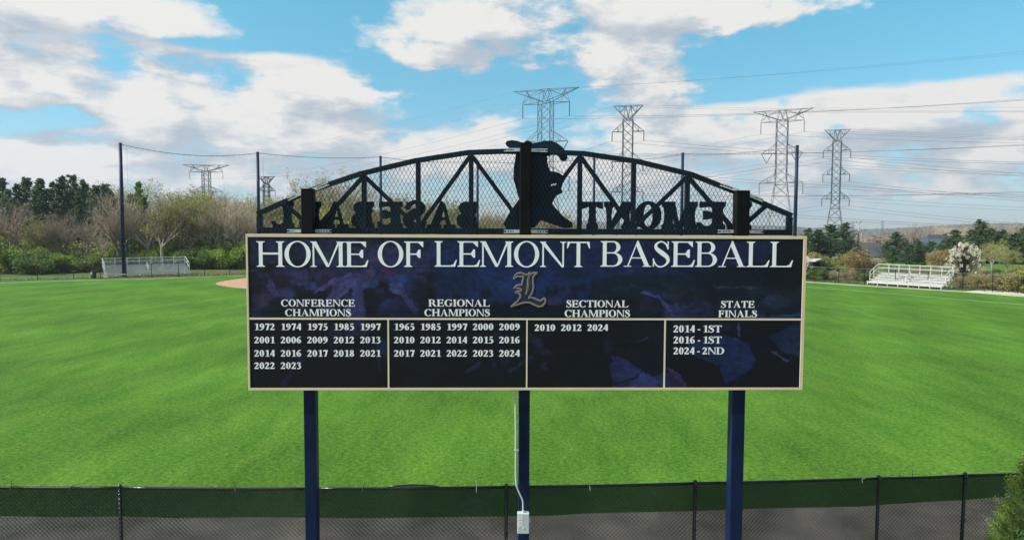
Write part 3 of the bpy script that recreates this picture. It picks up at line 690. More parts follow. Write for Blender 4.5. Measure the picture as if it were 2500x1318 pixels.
poly([(1530,945),(1545,900),(1590,920),(1600,945)], (60, 66, 136), .8); line([(1488,872),(1535,895)], 8, (40, 40, 130)); line([(1495,868),(1530,884)], 4, (120, 30, 50)); line([(1620,895),(1650,915),(1670,943)], 8, (46, 50, 140)); line([(1626,900),(1664,940)], 4, (130, 36, 48))
line([(1495,935),(1540,925),(1560,905)], 4, (14, 16, 36)); poly([(1645,855),(1740,815),(1765,820),(1820,835),(1842,880),(1825,905),(1780,930),(1768,940),(1750,890)], (28, 56, 132), .95, 5)
poly([(1870,820),(1940,785),(1950,790),(1950,870),(1900,855)], (34, 54, 104), .85, 6); line([(1880,855),(1920,880)], 5, (66, 70, 96)); line([(1795,790),(1800,820)], 4, (60,60,100))
ell(1480, 840, 14, 24, (30, 44, 68), .7); ell(1660, 805, 30, 24, (34, 40, 84), .7); ell(1740, 795, 50, 16, (30, 42, 76), .7)
img *= (.80+.42*n1+.16*(n2-.5)+.30*(n4-.5))[..., None]
gray = img.mean(-1, keepdims=True); img = .88*(img*.74+gray*np.array((.17, .21, .36)))*(.80+.55*(vnoise(11, 9, 21, 3)-.5)+.45*(n3-.5))[..., None]+np.array((3, 5, 6)); img = np.clip(img, 2, 255)
LIN = lin(img)*1.05
pm = bpy.data.materials.new('printed vinyl'); pm.use_nodes = True
at_ = N(pm.node_tree, 'ShaderNodeVertexColor', layer_name='print'); bs = pm.node_tree.nodes['Principled BSDF']
pn = N(pm.node_tree, 'ShaderNodeTexNoise'); pn.inputs['Scale'].default_value = 120; tcp = N(pm.node_tree, 'ShaderNodeTexCoord'); pm.node_tree.links.new(tcp.outputs['Object'], pn.inputs['Vector'])
ph = N(pm.node_tree, 'ShaderNodeHueSaturation'); pm.node_tree.links.new(at_.outputs[0], ph.inputs['Color']); pm.node_tree.links.new(M_(pm.node_tree, 'ADD', pn.outputs['Fac'], .5), ph.inputs['Value'])
pm.node_tree.links.new(ph.outputs[0], bs.inputs['Base Color']); bs.inputs['Roughness'].default_value = .55; bs.inputs['Specular IOR Level'].default_value = .25
seams = [578, 655, 762.5, 843.5, 946]
zs = [Z1]+[bp(1280, y, TH)[1] for y in seams[1:4]]+[Z0]
for i in range(4):
    zt, zb = zs[i]-(.0015 if i else 0), zs[i+1]+(.0015 if i < 3 else 0)
    r0, r1 = np.searchsorted(pys, seams[i]), np.searchsorted(pys, seams[i+1]); r1 = min(r1+1, H_); r0 = max(0, r0-1)
    rows = r1-r0; xs = np.linspace(X0+.002, X1-.002, W_); zz = np.linspace(zt, zb, rows)
    gx, gz = np.meshgrid(xs, zz); V = np.stack([gx, np.full_like(gx, -TH), gz], -1).reshape(-1, 3)
    idx = np.arange(rows*W_).reshape(rows, W_); F = np.stack([idx[:-1, :-1], idx[1:, :-1], idx[1:, 1:], idx[:-1, 1:]], -1).reshape(-1, 4)
    nb = len(V); corner = [idx[0, 0], idx[0, -1], idx[-1, -1], idx[-1, 0]]
    Vb = V[corner].copy(); Vb[:, 1] = -.021; V = np.vstack([V, Vb])
    F = F.tolist(); top = idx[0].tolist(); bot = idx[-1].tolist()
    F.append([nb, nb+1]+top[::-1]); F.append([nb+2, nb+3]+bot); 
    me = bpy.data.meshes.new('printed_panel'); me.from_pydata(V.tolist(), [], F); me.update()
    ca = me.color_attributes.new('print', 'FLOAT_COLOR', 'POINT'); cc = np.ones((len(V), 4)); cc[:nb, :3] = LIN[r0:r1].reshape(-1, 3); cc[nb:, :3] = .01
    ca.data.foreach_set('color', cc.reshape(-1)); me.materials.append(pm)
    o = bpy.data.objects.new('printed_panel', me); col.objects.link(o); o.parent = board
# dividing lines
zr0, zr1 = bp(1280, 781, TH+.01)[1], bp(1280, 776.5, TH+.01)[1]
s = MB(); bx_(s, X0, X1, zr0, zr1, -TH-.006, -TH+.002); s.build('divider_strip', M['tan_line'], board)
for (a, b) in ((946, 950), (1284.5, 1288), (1621, 1625)):
    x0, x1 = bp(a, 860, TH+.01)[0], bp(b, 860, TH+.01)[0]
    s = MB(); bx_(s, x0, x1, Z0, zr0, -TH-.005, -TH+.002); s.build('divider_strip', M['tan_line'], board)
# ---- lettering
REG = (.146, .058, .085, .030); BOLD = (.235, .085, .085, .045)
def board_text(txt, x0, x1, ytop, ybot, style, m=None, gap=.05, space=.34, name='lettering'):
    P, w = text_polys(txt, *style, gap=gap, space=space)
    a, zt = bp(x0, ytop, TH); b, zb = bp(x1, ybot, TH); b2 = bp(x1, ytop, TH)[0]
    kx = (b-a)/w; kz = zt-zb
    zt = bp((x0+x1)/2, ytop, TH)[1]; zb = bp((x0+x1)/2, ybot, TH)[1]; kz = zt-zb
    return plate(P, lambda x, y, d: (a+x*kx, -TH-.001-.002*d, zb+y*kz), 1).build(name, m or M['text2'], board)
for t_, a, b in (('HOME', 626, 898.5), ('OF', 922, 1038), ('LEMONT', 1061, 1440), ('BASEBALL', 1466.5, 1935)):
    board_text(t_, a, b, 589.5, 651.5, REG, M['text'], gap=(.005 if t_ == 'HOME' else .03), name='title_word')
for t_, a, b, yt, yb in (('CONFERENCE', 686, 866.5, 731, 748), ('CHAMPIONS', 696, 857, 754.5, 771.5), ('REGIONAL', 1046, 1196, 731, 748), ('CHAMPIONS', 1036, 1196, 754.5, 771.5),
    ('SECTIONAL', 1382.5, 1534, 733, 750), ('CHAMPIONS', 1378.5, 1538, 756.5, 773.5), ('STATE', 1760, 1842, 734.5, 751), ('FINALS', 1754, 1848, 757.5, 774)):
    board_text(t_, a, b, yt, yb, BOLD, name='heading')
YW = 51
def years(rows, x0, dx, ys):
    for r_, y in zip(rows, ys):
        for k, yy in enumerate(r_):
            board_text(yy, x0+k*dx, x0+k*dx+YW, y-8, y+8, BOLD, gap=.03, name='year')
years([['1972','1974','1975','1985','1997'],['2001','2006','2009','2012','2013'],['2014','2016','2017','2018','2021'],['2022','2023']], 620.5, 64.6, (797.5, 829.5, 862, 892))
years([['1965','1985','1997','2000','2009'],['2010','2012','2014','2015','2016'],['2017','2021','2022','2023','2024']], 961.5, 64.2, (797.5, 829.5, 862))
years([['2010','2012','2024']], 1305, 64.4, (799.5,))
for t_, a, b, y in (('2014 - 1ST', 1644, 1762, 802.5), ('2016 - 1ST', 1644, 1762, 829.5), ('2024 - 2ND', 1644, 1768, 856)):
    board_text(t_, a, b, y-8.5, y+8.5, BOLD, gap=.03, space=.25, name='result')
# printed blackletter initial on the picture
LB = [(1262,466),(1248,484),(1228,486),(1200,480),(1165,466),(1128,471),(1100,492),(1084,530),(1098,523),(1126,506),(1160,510),(1190,508),(1192,520),(1180,570),(1176,603),(1150,604),(1112,612),(1090,636),(1120,640),(1150,644),(1166,660),(1158,676),(1128,674),(1104,688),(1134,696),(1160,716),(1160,742),(1130,785),(1095,812),(1056,848),(1110,832),(1170,812),(1220,802),(1270,806),(1320,830),(1370,850),(1410,842),(1438,806),(1444,772),(1430,755),(1412,765),(1390,785),(1360,775),(1320,756),(1286,748),(1256,750),(1285,706),(1302,664),(1308,620),(1300,570),(1304,520),(1320,488),(1347,474),(1345,466),(1318,464),(1285,474),(1262,500),(1250,540),(1250,600),(1244,650),(1225,705),(1240,640),(1242,560),(1256,500)]
EX = lambda p: (1247.5+(p[0]-1052)*.2150, 664.5+(p[1]-460)*.2150)
def em(p, off): return bp(*EX(p), TH)
Lp = [em(p, 0) for p in LB]
core = plate([Lp], lambda x, y, d: (x, -TH-.0015-.002*d, y), 1).build('printed_initial', M['navy_ink'], board)
for w, dd, mm in ((.020, .0052, M['gold']), (.0075, .0074, M['navy_ink'])):
    P = []
    for (x1, y1), (x2, y2) in zip(Lp, Lp[1:]+Lp[:1]):
        d = np.array([x2-x1, y2-y1]); L = np.linalg.norm(d)+1e-9; nn = np.array([-d[1], d[0]])/L*w/2; e_ = d/L*w*.3
        P.append([(x1+nn[0]-e_[0], y1+nn[1]-e_[1]), (x1-nn[0]-e_[0], y1-nn[1]-e_[1]), (x2-nn[0]+e_[0], y2-nn[1]+e_[1]), (x2+nn[0]+e_[0], y2+nn[1]+e_[1])])
    plate(P, lambda x, y, d: (x, -TH-.0015-dd*d, y), 1).build('initial_outline', mm, board)

# ================================================================== POSTS behind the board
pdesc = ['left navy steel post carrying the sign board', 'middle navy steel post with the conduit and grey box', 'right navy steel post carrying the sign board']
post_x = []
for i, (xa, xb, yt, ta, tb) in enumerate(((737, 768.5, 462, 739, 766), (1265, 1292.5, 349, 1270, 1297), (1787, 1820.5, 466, 1798, 1828.5))):
    OFF = -.07            # post centre this far behind the board origin plane + half width
    a, _ = bp(xa, 1130, -.02); b, _ = bp(xb, 1130, -.02); zt = bp((ta+tb)/2, yt, -.02)[1]
    a2, b2 = bp(ta, 520, -.02)[0], bp(tb, 520, -.02)[0]
    xc = (a+b+a2+b2)/4; w = ((b-a)+(b2-a2))/2; post_x.append((xc, w))
    base = bm_ @ Vector((xc, .035+w/2, 0)); base.z = 0
    pe = empty('sign_post', base, BYAW); tag(pe, pdesc[i], 'post', 'steel posts carrying the sign board')
    hz = BZ0+ZB; topz = BZ0+zt
    s = MB(); s.box((0, 0, BZ0/2+.3), (w, w, BZ0+.6)); s.build('post_shaft', M['navy'], pe, bevel=.012)
    s = MB(); s.box((0, 0, (BZ0+.602+topz)/2), (w*.985, w*.985, topz-BZ0-.602)); s.build('upper_shaft', M['black_post'], pe, bevel=.01)
    s = MB(); s.box((0, 0, topz+.004), (w*1.03, w*1.03, .008)); s.build('cap_plate', M['black_post'], pe)
    s = MB(); s.box((0, 0, .02), (w*1.9, w*1.9, .04)); s.build('base_plate', M['navy'], pe)
    z_ = BZ0+bp(1280, 566, -.02)[1]
    s = MB(); s.box((0, -w/2-.003, z_), (w*1.02, .006, .03)); s.build('splice_plate', M['black_post'], pe)

# ================================================================== TRUSS SIGN on top
TY = .035+post_x[1][1]+.02           # back face plane of the truss (board frame y)
TOFF = -TY
def tp(px, py): return bp(px, py, TOFF)
truss = empty('truss_sign', (BL.x, BL.y, BZ0), BYAW)
tag(truss, 'dark arched bridge truss sign with mesh and reversed cut out letters above the board', 'sign')
TD = .075
def flat(s, a, b, w, d=TD, y=None):
    y0 = TY if y is None else y
    return s.bar((a[0], y0+d/2, a[1]), (b[0], y0+d/2, b[1]), d, w, up=(0, 0, 1)) if False else s.bar((a[0], y0+d/2, a[1]), (b[0], y0+d/2, b[1]), w, d, up=(0, 1, 0))
chord_px = [(626,516.5),(752,461),(878,418.5),(1012,386.5),(1145,366),(1229,363.3),(1337,365.3),(1425,368.6),(1559,388.4),(1690,420),(1812,468),(1935,520.7)]
cw = .072
cp = [tp(x, y) for x, y in chord_px]
cp = [(x, z-cw/2) for x, z in cp]
for i, (a, b) in enumerate(zip(cp, cp[1:])):
    s = MB()
    def nrm(i0):
        p0, p1, p2 = cp[max(i0-1, 0)], cp[i0], cp[min(i0+1, len(cp)-1)]
        t1 = Vector((p2[0]-p0[0], p2[1]-p0[1])).normalized(); return Vector((-t1.y, t1.x))
    na, nb_ = nrm(i), nrm(i+1); g_ = .002 if i % 2 else 0
    A = [(a[0]+na.x*k, a[1]+na.y*k) for k in (cw/2, -cw/2)]; B = [(b[0]+nb_.x*k, b[1]+nb_.y*k) for k in (cw/2, -cw/2)]
    for y in (TY, TY+TD): s.v += [(A[0][0]+.0005, y, A[0][1]), (A[1][0]+.0005, y, A[1][1]), (B[1][0], y, B[1][1]), (B[0][0], y, B[0][1])]
    s.f = [(0, 1, 2, 3), (7, 6, 5, 4), (0, 3, 7, 4), (1, 5, 6, 2), (0, 4, 5, 1), (3, 2, 6, 7)]
    s.build('top_chord', M['bridge'], truss)
zb0, zb1 = tp(1280, 572)[1], tp(1280, 558)[1]; xl, xr = tp(626, 560)[0], tp(1935.5, 560)[0]
s = MB(); s.box(((xl+xr)/2, TY+TD/2, (zb0+zb1)/2), (xr-xl, TD, zb1-zb0)); s.build('bottom_chord', M['bridge'], truss, bevel=.003)
def chord_z(x, low=True):
    for a, b in zip(cp, cp[1:]):
        if a[0] <= x <= b[0]:
            return a[1]+(b[1]-a[1])*(x-a[0])/(b[0]-a[0]) - (cw*.45 if low else 0)
    return cp[0][1] if x < cp[0][0] else cp[-1][1]
nodes = {k: tp(x, 560)[0] for k, x in zip(range(11), (632.5, 757, 889, 1021, 1150, 1283, 1415, 1546, 1677.5, 1810, 1927))}
for k in (0, 2, 3, 4, 5, 6, 7, 8, 10):
    x = nodes[k]; w = {0: .082, 10: .085}.get(k, .070)
    if k == 0: x = xl+w/2
    if k == 10: x = xr-w/2
    s = MB(); zt = chord_z(x)-.004; s.box((x, TY+TD/2+.001, (zb1+zt)/2), (w, TD-.008, zt-zb1)); s.build('upright', M['bridge'], truss)
for a, b in ((2, 1.12), (2, 3), (4, 3), (4, 5), (6, 5), (6, 7), (8, 7), (8, 8.88), (1, .5), (9, 9.5)):
    f_ = lambda k: nodes[int(k)]+(nodes[min(int(k)+1, 10)]-nodes[int(k)])*(k-int(k))
    xa, xb = f_(a), f_(b)
    if a in (1, 9): p0 = (xa, zb1+.02); p1 = (xb, chord_z(xb)-.0)
    else: p0 = (xa+(.02 if xb > xa else -.02), chord_z(xa)-.03); p1 = (xb, zb1-.0)
    s = MB(); flat(s, p0, p1, .062, TD-.02, TY+.010+.003*(a == 8)); s.build('brace', M['bridge'], truss)
# expanded mesh, clipped to the arch, fixed to the camera side of the frame
ms = MB(); DX, DZ = .062, .113; ym = TY-.006
def inarch(x, z): return xl+.01 < x < xr-.01 and zb0+.01 < z < chord_z(x, False)+.02
x0g, x1g = xl, xr; zmax = max(z for _, z in cp)
for sgn in (1, -1):
    nn_ = int((x1g-x0g)/DX)+1
    ext_ = int((zmax-zb0)/DZ)+2
    for k in range(-ext_, nn_+ext_):
        run = None
        m = int((zmax-zb0)/(DZ/4))+1
        for j in range(m+1):
            z = zb0+j*DZ/4; x = x0g+k*DX+sgn*j*DX/4
            ok = inarch(x, z)
            if ok and run is None: run = (x, z)
            if (not ok or j == m) and run is not None:
                if abs(z-run[1]) > .02: ms.bar((run[0], ym+.002*sgn, run[1]), (x, ym+.002*sgn, z), .0052, .003, up=(0, 1, 0))
                run = None
tag(ms.build('expanded_mesh', M['mesh'], truss), kind='stuff')
# cut-out steel letters: they face the field, so from here they read reversed
SLAB = (.30, .17, .10, .16)
def steel_letters(txt, spans):
    for ch, (a, b) in zip(txt, spans):
        P, w = glyph(ch, *SLAB)
        xa, xb = tp(a, 530)[0], tp(b, 530)[0]; zt, zb = tp((a+b)/2, 492)[1], zb1-.01
        plate(P, lambda x, y, d: (xb-(x/w)*(xb-xa), TY+TD-.03+.012*d, zb+y*(zt-zb)), 1, back=True).build('letter', M['bridge'], truss)
steel_letters('LLABESAB', ((660, 716), (727, 783), (778, 850), (853, 913), (919, 983), (985, 1040), (1040, 1112), (1112, 1168)))
steel_letters('TNOMEL', ((1420, 1474), (1475, 1546), (1551, 1617), (1617, 1704), (1704, 1774), (1775, 1838)))
sil = [(165,95),(185,65),(240,55),(310,65),(370,85),(395,90),(410,65),(435,57),(465,70),(490,95),(560,80),(630,62),(720,65),(790,95),(850,140),(880,180),(905,240),(910,270),(895,300),(865,310),(835,300),(810,265),(790,240),(740,232),(700,240),(665,250),(670,320),(690,400),(700,430),(740,428),(800,445),(860,480),(875,520),(860,560),(845,600),(835,640),(850,665),(840,690),(810,705),(775,720),(735,780),(730,820),(760,860),(830,940),(900,1000),(965,1040),(975,1100),(870,1110),(590,1015),(520,1100),(330,1125),(180,1110),(140,1060),(230,900),(330,760),(300,660),(262,520),(265,380),(290,240),(280,165),(215,150),(180,125)]
sil = [tp(1200+x/4.88, 330+y/4.88) for x, y in sil]; hole = [tp(1200+x/4.88, 330+y/4.88) for x, y in ((705,602),(720,585),(745,575),(803,573),(795,600),(740,598))]
plate([sil], lambda x, y, d: (x, TY+TD-.03+.015*d, y), 1, holes=[hole], back=True).build('silhouette_plate', M['bridge'], truss)
# galvanised clamp channels that hold the chords to the posts
def clamp(a, b, bright, wpx=.048):
    a, b = tp(*a), tp(*b); y = TY-.035
    t1 = Vector((b[0]-a[0], 0, b[1]-a[1])); L = t1.length; t1.normalize(); up = Vector((-t1.z, 0, t1.x)); p = Vector((a[0], 0, a[1]))
    s = MB()
    for k in (-1, 1): q = up*(k*(wpx/2-.006)); s.bar(p+q+Vector((0, y, 0)), p+t1*L+q+Vector((0, y, 0)), .012, .05, up=(0, 1, 0))
    o = s.build('clamp', M['galv'], truss)
    s = MB(); c0 = p+t1*(L-.045 if bright else .0225)+Vector((0, y-.026, 0)); s.bar(c0-t1*.0455, c0+t1*.0445, wpx-.002, .006, up=(0, 1, 0)); s.build('clamp_plate', M['galv'], o)
    for f_ in (.2, .36, .52, .66):
        f2 = f_ if bright else 1-f_
        s = MB(); c0 = p+t1*(L*f2)+Vector((0, y+.012, 0)); s.bar(c0-t1*.012, c0+t1*.012, .022, .02, up=(0, 1, 0)); s.build('bolt', M['galv'], o)
clamp((704,564), (738,564), True); clamp((768,564), (811,564), False)
clamp((705,487), (738,472), True); clamp((767,464), (804,449), False)
clamp((1230,367), (1269,367), True); clamp((1298,368), (1336,368.5), False); clamp((1230,565), (1269,565), True); clamp((1298,565), (1337,566), False)
clamp((1752,565), (1797,565), True); clamp((1829,566), (1860,566), False); clamp((1758,451), (1800,466), True); clamp((1830,478), (1860,490), False)

# ================================================================== CONDUIT AND BOX on the middle post
mp_x, mp_w = post_x[1]; yf = .035-.0     # post front face in board frame
elb = empty('electrical_box', bm_ @ Vector((bp(1277, 1275, -.03)[0], yf, 0))+Vector((0, 0, 0)), BYAW)
zb_ = BZ0+bp(1277, 1301, .05)[1]; zt_ = BZ0+bp(1277, 1252, .05)[1]; elb.location.z = zb_; h_ = zt_-zb_; w_ = bp(1291, 1275, .05)[0]-bp(1262.5, 1275, .05)[0]
tag(elb, 'light grey electrical disconnect box on the middle post, beside the fence', 'electrical box')
s = MB(); s.box((0, -.05, h_/2), (w_, .098, h_)); s.build('enclosure', M['box'], elb, bevel=.006)
s = MB(); s.box((0, -.102, h_/2), (w_*.96, .006, h_*.97)); dr = s.build('door', M['box'], elb, bevel=.002)
s = MB(); s.box((-w_*.24, -.106, h_*.62), (w_*.36, .002, h_*.55)); lb = s.build('warning_label', M['label'], elb)
s = MB()
for k, (x, z, a, b) in enumerate(((-.3,.83,.08,.02),(-.2,.83,.06,.02),(-.25,.72,.26,.012),(-.25,.68,.26,.012),(-.22,.56,.12,.03),(-.25,.48,.2,.012),(-.28,.42,.10,.012),(-.2,.36,.16,.02))): s.box((w_*x, -.1075, h_*z), (w_*a, .001, h_*b))
s.build('label_print', M['ink'], lb)
s = MB(); s.box((w_/2+.012, -.05, h_*.62), (.012, .03, h_*.22)); s.build('handle', M['galv'], elb)
s = MB(); s.tube([(0, -.05, h_), (0, -.05, h_+.03)], .02, 10); s.build('hub', M['pvc'], elb)
s = MB(); s.tube([(0, -.112, h_*.30), (0, -.104, h_*.30)], .012, 10); s.build('knockout', M['label'], elb)
cpx = [(1258,952),(1258.5,1000),(1259,1060),(1259,1120),(1259,1160),(1261,1185),(1269,1205),(1276,1222),(1277,1238),(1276.5,1251)]
s = MB(); pts = []
for x, y in cpx:
    q = bp(x, y, .02); pts.append(bm_ @ Vector((q[0], yf-.025-(.02 if y > 1180 else 0), q[1])))
pts = catmull(pts, 4)
cd = empty('conduit', (pts[0].x, pts[0].y, zt_)); tag(cd, 'thin grey plastic conduit running down the middle post into the grey box', 'conduit'); cinv = rootmat(cd).inverted()
s.tube(pts, .0125, 10); s.build('pipe', M['pvc'], cd, cinv, smooth=True)
for (x, y) in ((1259, 1100), (1259, 970)):
    q = bp(x, y, .02); c0 = bm_ @ Vector((q[0]+.01, yf-.02, q[1])); s = MB(); s.box(c0, (.07, .045, .014), rz=BYAW); s.build('strap', M['galv'], cd, cinv)

# ================================================================== FAR FENCES
def mesh_wires(s, a, b, h, step=.0508*2**.5*2, r=.0028):
    L = (b-a).length; t = (b-a).normalized(); nn = Vector((-t.y, t.x, 0))
    for sg in (1, -1):
        k = -int(h/step)-1
        while k*step < L+h:
            s0 = k*step; z0_, z1_ = .04, h
            u0, u1 = s0, s0+sg*(h-.04)
            k += 1
            if u0 < 0:
                if sg < 0: continue
                z0_ += -u0; u0 = 0
            if u0 > L: 
                if sg > 0: continue
                z0_ += u0-L; u0 = L
            if u1 > L: z1_ -= u1-L; u1 = L
            if u1 < 0: z1_ -= -u1; u1 = 0
            if z1_-z0_ < .05: continue
            p, q = a+t*u0+Vector((0, 0, z0_)), a+t*u1+Vector((0, 0, z1_))
            b_ = len(s.v); o = nn*r; up = Vector((0, 0, r))
            s.v += [tuple(x) for x in (p-o, p+o, p+up, q-o, q+o, q+up)]
            s.f += [(b_, b_+1, b_+4, b_+3), (b_+1, b_+2, b_+5, b_+4), (b_+2, b_, b_+3, b_+5)]
def far_fence(pts, h, label, step=3.05):
    root = empty('chain_link_fence', pts[0]); tag(root, label, 'fence'); inv = rootmat(root).inverted()
    s2 = MB()
    for a, b in zip(pts, pts[1:]):
        L = (b-a).length; n = max(1, round(L/step))
        s = MB(); s.tube([a+Vector((0, 0, h)), b+Vector((0, 0, h))], .026, 6); s.build('top_rail', M['fence'], root, inv)
        mesh_wires(s2, a, b, h)
        for i in range(n + (b is pts[-1])):
            p = a.lerp(b, i/n); s = MB(); s.tube([p, p+Vector((0, 0, h+.05))], .042, 6); s.build('post', M['fence'], root, inv)
    tag(s2.build('chain_link_mesh', M['wire_far'], root, inv), kind='stuff')
off = lambda p, d: Vector((p.x*(1+d/math.hypot(p.x, p.y)), p.y*(1+d/math.hypot(p.x, p.y)), 0))
FL = [off(ground(x, y), .2) for x, y in ((-140, 692), (0, 686.5), (180, 682.5), (370, 677.5), (620, 670))]
far_fence(FL, 1.85, 'black chain link fence in front of the wood and the left bleachers')
FR = [off(ground(x, y), .2) for x, y in ((1930, 684), (2110, 694), (2350, 708), (2500, 718), (2640, 728))]
far_fence(FR, 1.85, 'black chain link fence in front of the right bleachers and shrubs')

# ================================================================== NETTING POLES AND CABLES
POLES = [(293.5, 680, 350, 91.5, .24), (629, 664, 372, 101, .24), (929, 655, 382, 108, .22), (1166, 650, 393, 114, .22), (1451, 652, 386, 110, .22), (1667, 660, 374, 103, .24), (1946.5, 674, 356, 94, .25)]
ppos = []
names = ['behind the left bleachers fence line, leftmost of all', 'just left of the arched sign', 'behind the left half of the mesh arch', 'behind the mesh left of the silhouette', 'behind the mesh right of the silhouette', 'rising above the right half of the arch', 'just right of the sign board']
for (x, yb, yt, d, w), nm in zip(POLES, names):
    p = at(x, yt, d); root = empty('netting_pole', (p.x, p.y, 0)); tag(root, 'tall navy backstop netting pole ' + nm, 'pole', 'backstop netting poles')
    s = MB(); s.tube([(0, 0, 0), (0, 0, p.z*.6), (0, 0, p.z)], [w*1.0, w*.96, w*.85], 14); s.build('shaft', M['navy_pole'], root, smooth=True)
    s = MB(); s.tube([(0, 0, p.z), (0, 0, p.z+.05)], w*.9, 14); s.build('cap', M['navy_pole'], root)
    s = MB()
    for k in range(3): s.tube([(w*.9, -w*.5, p.z*(.25+.3*k)), (w*.9+.12, -w*.5, p.z*(.25+.3*k))], .04, 6)
    s.build('cable_bracket', M['galv'], root)
    ppos.append(p)
cn = ['from the leftmost pole to the arch', 'from the pole left of the arch', 'across the left half of the mesh', 'behind the silhouette', 'behind the right half of the mesh', 'right of the arch to the last pole']
for i, (a, b) in enumerate(zip(ppos, ppos[1:])):
    sag = (.9, .4, .4, .4, .5, .4)[i]; pts = [a.lerp(b, k/24)-Vector((0, 0, .1+sag*4*(k/24)*(1-k/24))) for k in range(25)]
    root = empty('netting_cable', a); inv = rootmat(root).inverted(); tag(root, 'thin sagging backstop net cable ' + cn[i], 'cable', 'backstop net cables')
    s = MB(); s.tube(pts, .035, 5); s.build('cable', M['cable'], root, inv)
    s = MB()
    for k in range(0, 24, 1): q = pts[k].lerp(pts[k+1], .5); s.tube([q, q-Vector((0, 0, .22))], .02, 3)
    tag(s.build('net_tie', M['cable'], root, inv), kind='stuff')
    s = MB(); q0 = pts[1]; s.tube([q0, Vector((q0.x, q0.y, 1))], .012, 3); s.build('net_edge_rope', M['cable'], root, inv)

# ================================================================== BLEACHERS
def bleachers(A, B, label, mplank, mrail, rows=5, steps=True):
    """A, B: front bottom corners on the ground, left and right as seen from the field"""
    d = (B-A); L = d.length; yaw = math.atan2(d.y, d.x); root = empty('bleachers', A, yaw); tag(root, label, 'bleachers')
    run, rise, z0_ = .61, .26, .42
    for i in range(rows):
        y = i*run; z = z0_+i*rise
        for k in (0, 1):      # seats are two planks wide
            s = MB(); s.box((L/2, y+.06+k*.13, z), (L+.1, .122, .04)); s.build('seat_plank', mplank, root)
        if i:
            s = MB(); s.box((L/2, y-.17, z-rise-.02), (L-.5, .24, .035)); s.build('foot_plank', mplank, root)
            s = MB(); s.box((L/2, y+.125, z-rise+.118), (L-.3, .02, .175)); s.build('riser', mplank, root)
        else:
            s = MB(); s.box((L/2, .02, z-.09), (L, .02, .13)); s.build('riser', mplank, root)
    depth = (rows-1)*run+.3; top = z0_+(rows-1)*rise
    nf = 8
    for k in range(nf):
        x = .1+(L-.2)*k/(nf-1); s = MB(); s.bar((x, -.05, .05), (x, depth, .05), .06, .05); s.bar((x, .02, .1), (x, depth, top-.05), .05, .06)
        s.bar((x, .0, 0), (x, .0, z0_-.03), .07); s.bar((x, depth, 0), (x, depth, top), .06); s.bar((x, depth*.5, 0), (x, depth*.5, top*.55), .05); s.bar((x, depth*.5, .1), (x, depth, top*.9), .04)
        s.build('support_frame', mrail, root)
    for z in (top+.98, top+.52, ):
        s = MB(); s.bar((0, depth, z), (L, depth, z), .07); s.build('guard_rail', mrail, root)
    for k in range(nf):
        x = .04+(L-.08)*k/(nf-1); s = MB(); s.bar((x, depth+.05, top-.4), (x, depth+.05, top+1.0), .07); s.build('guard_post', mrail, root)
    for x in (-.02, L+.02):
        for dz in (.95, .45):
            s = MB(); s.bar((x, .75, z0_+rise+dz-.05), (x, depth, top+dz+.02), .07); s.build('side_rail', mrail, root)
        for y in (.75, depth*.6):
            zz = z0_+rise*(y/run)
            s = MB(); s.bar((x, y, zz-.3), (x, y, zz+.93), .07); s.build('side_post', mrail, root)
        s = MB(); mesh_wires(s, Vector((0, 0, 0)), Vector((depth-.75, 0, 0)), .8, .11, .004); s.v = [(x, .75+v[0], z0_+v[2]+v[0]*rise/run+.1) for v in s.v]
        tag(s.build('side_mesh', M['alu_dark'], root), kind='stuff')
    xm = L*.5
    s = MB()
    s.bar((xm, .7, z0_+rise+.6), (xm, depth-.9, top+.35), .06); s.bar((xm, .7, z0_+rise+.2), (xm, depth-.9, top-.02), .05)
    s.bar((xm, .7, .5), (xm, .7, z0_+rise+.62), .06); s.bar((xm, depth-.9, top-.5), (xm, depth-.9, top+.37), .06); s.build('aisle_handrail', mrail, root)
    # back mesh panel
    s = MB(); mesh_wires(s, Vector((0, depth+.1, 0)), Vector((L, depth+.1, 0)), 1.0, .11, .004); s.v = [(v[0], v[1], v[2]+top-.05) for v in s.v]
    tag(s.build('back_mesh', M['alu_dark'], root), kind='stuff')
    return root
A, B = off(ground(260, 679.5), 1.2), off(ground(466, 672), 1.2)
bleachers(A, B, 'grey aluminium bleachers at the left, in front of the bare trees', M['alu'], M['alu_rail'])
A, B = off(ground(2116, 696.5), 1.0), off(ground(2300, 709), 1.0)
bleachers(A, B, 'bright aluminium bleachers at the right, beside the white blossoming tree', M['alu'], M['alu_rail'])
p = off(ground(228.5, 681), 1.0); root = empty('trash_bin', p); tag(root, 'dark round trash bin left of the left bleachers', 'trash bin')
s = MB(); s.tube([(0, 0, 0), (0, 0, .1), (0, 0, .85)], [.29, .31, .36], 16); s.build('barrel', M['bin'], root, smooth=True)
s = MB(); s.tube([(0, 0, .85), (0, 0, .9), (0, 0, .98)], [.38, .38, .2], 16); s.build('lid', M['bin'], root)
# shelter roof peeking out right of the board
p = off(ground(1945, 686), 4); root = empty('dugout', p, R(-40)); tag(root, 'small dugout shelter with a light roof, just right of the sign board', 'shelter')
s = MB(); s.box((-2, 2, 2.55), (8.4, 3, .12), m=Matrix.Rotation(R(4), 3, 'X')); s.build('roof', M['alu'], root)
for x in (-5.8, -3, -.6, 1.8):
    for y in (.7, 3.2): s = MB(); s.box((x, y, 1.25), (.1, .1, 2.5)); s.build('post', M['fence'], root)
s = MB(); s.box((-2, 3.25, 1.1), (8, .1, 2.2)); s.build('back_wall', M['bin'], root)

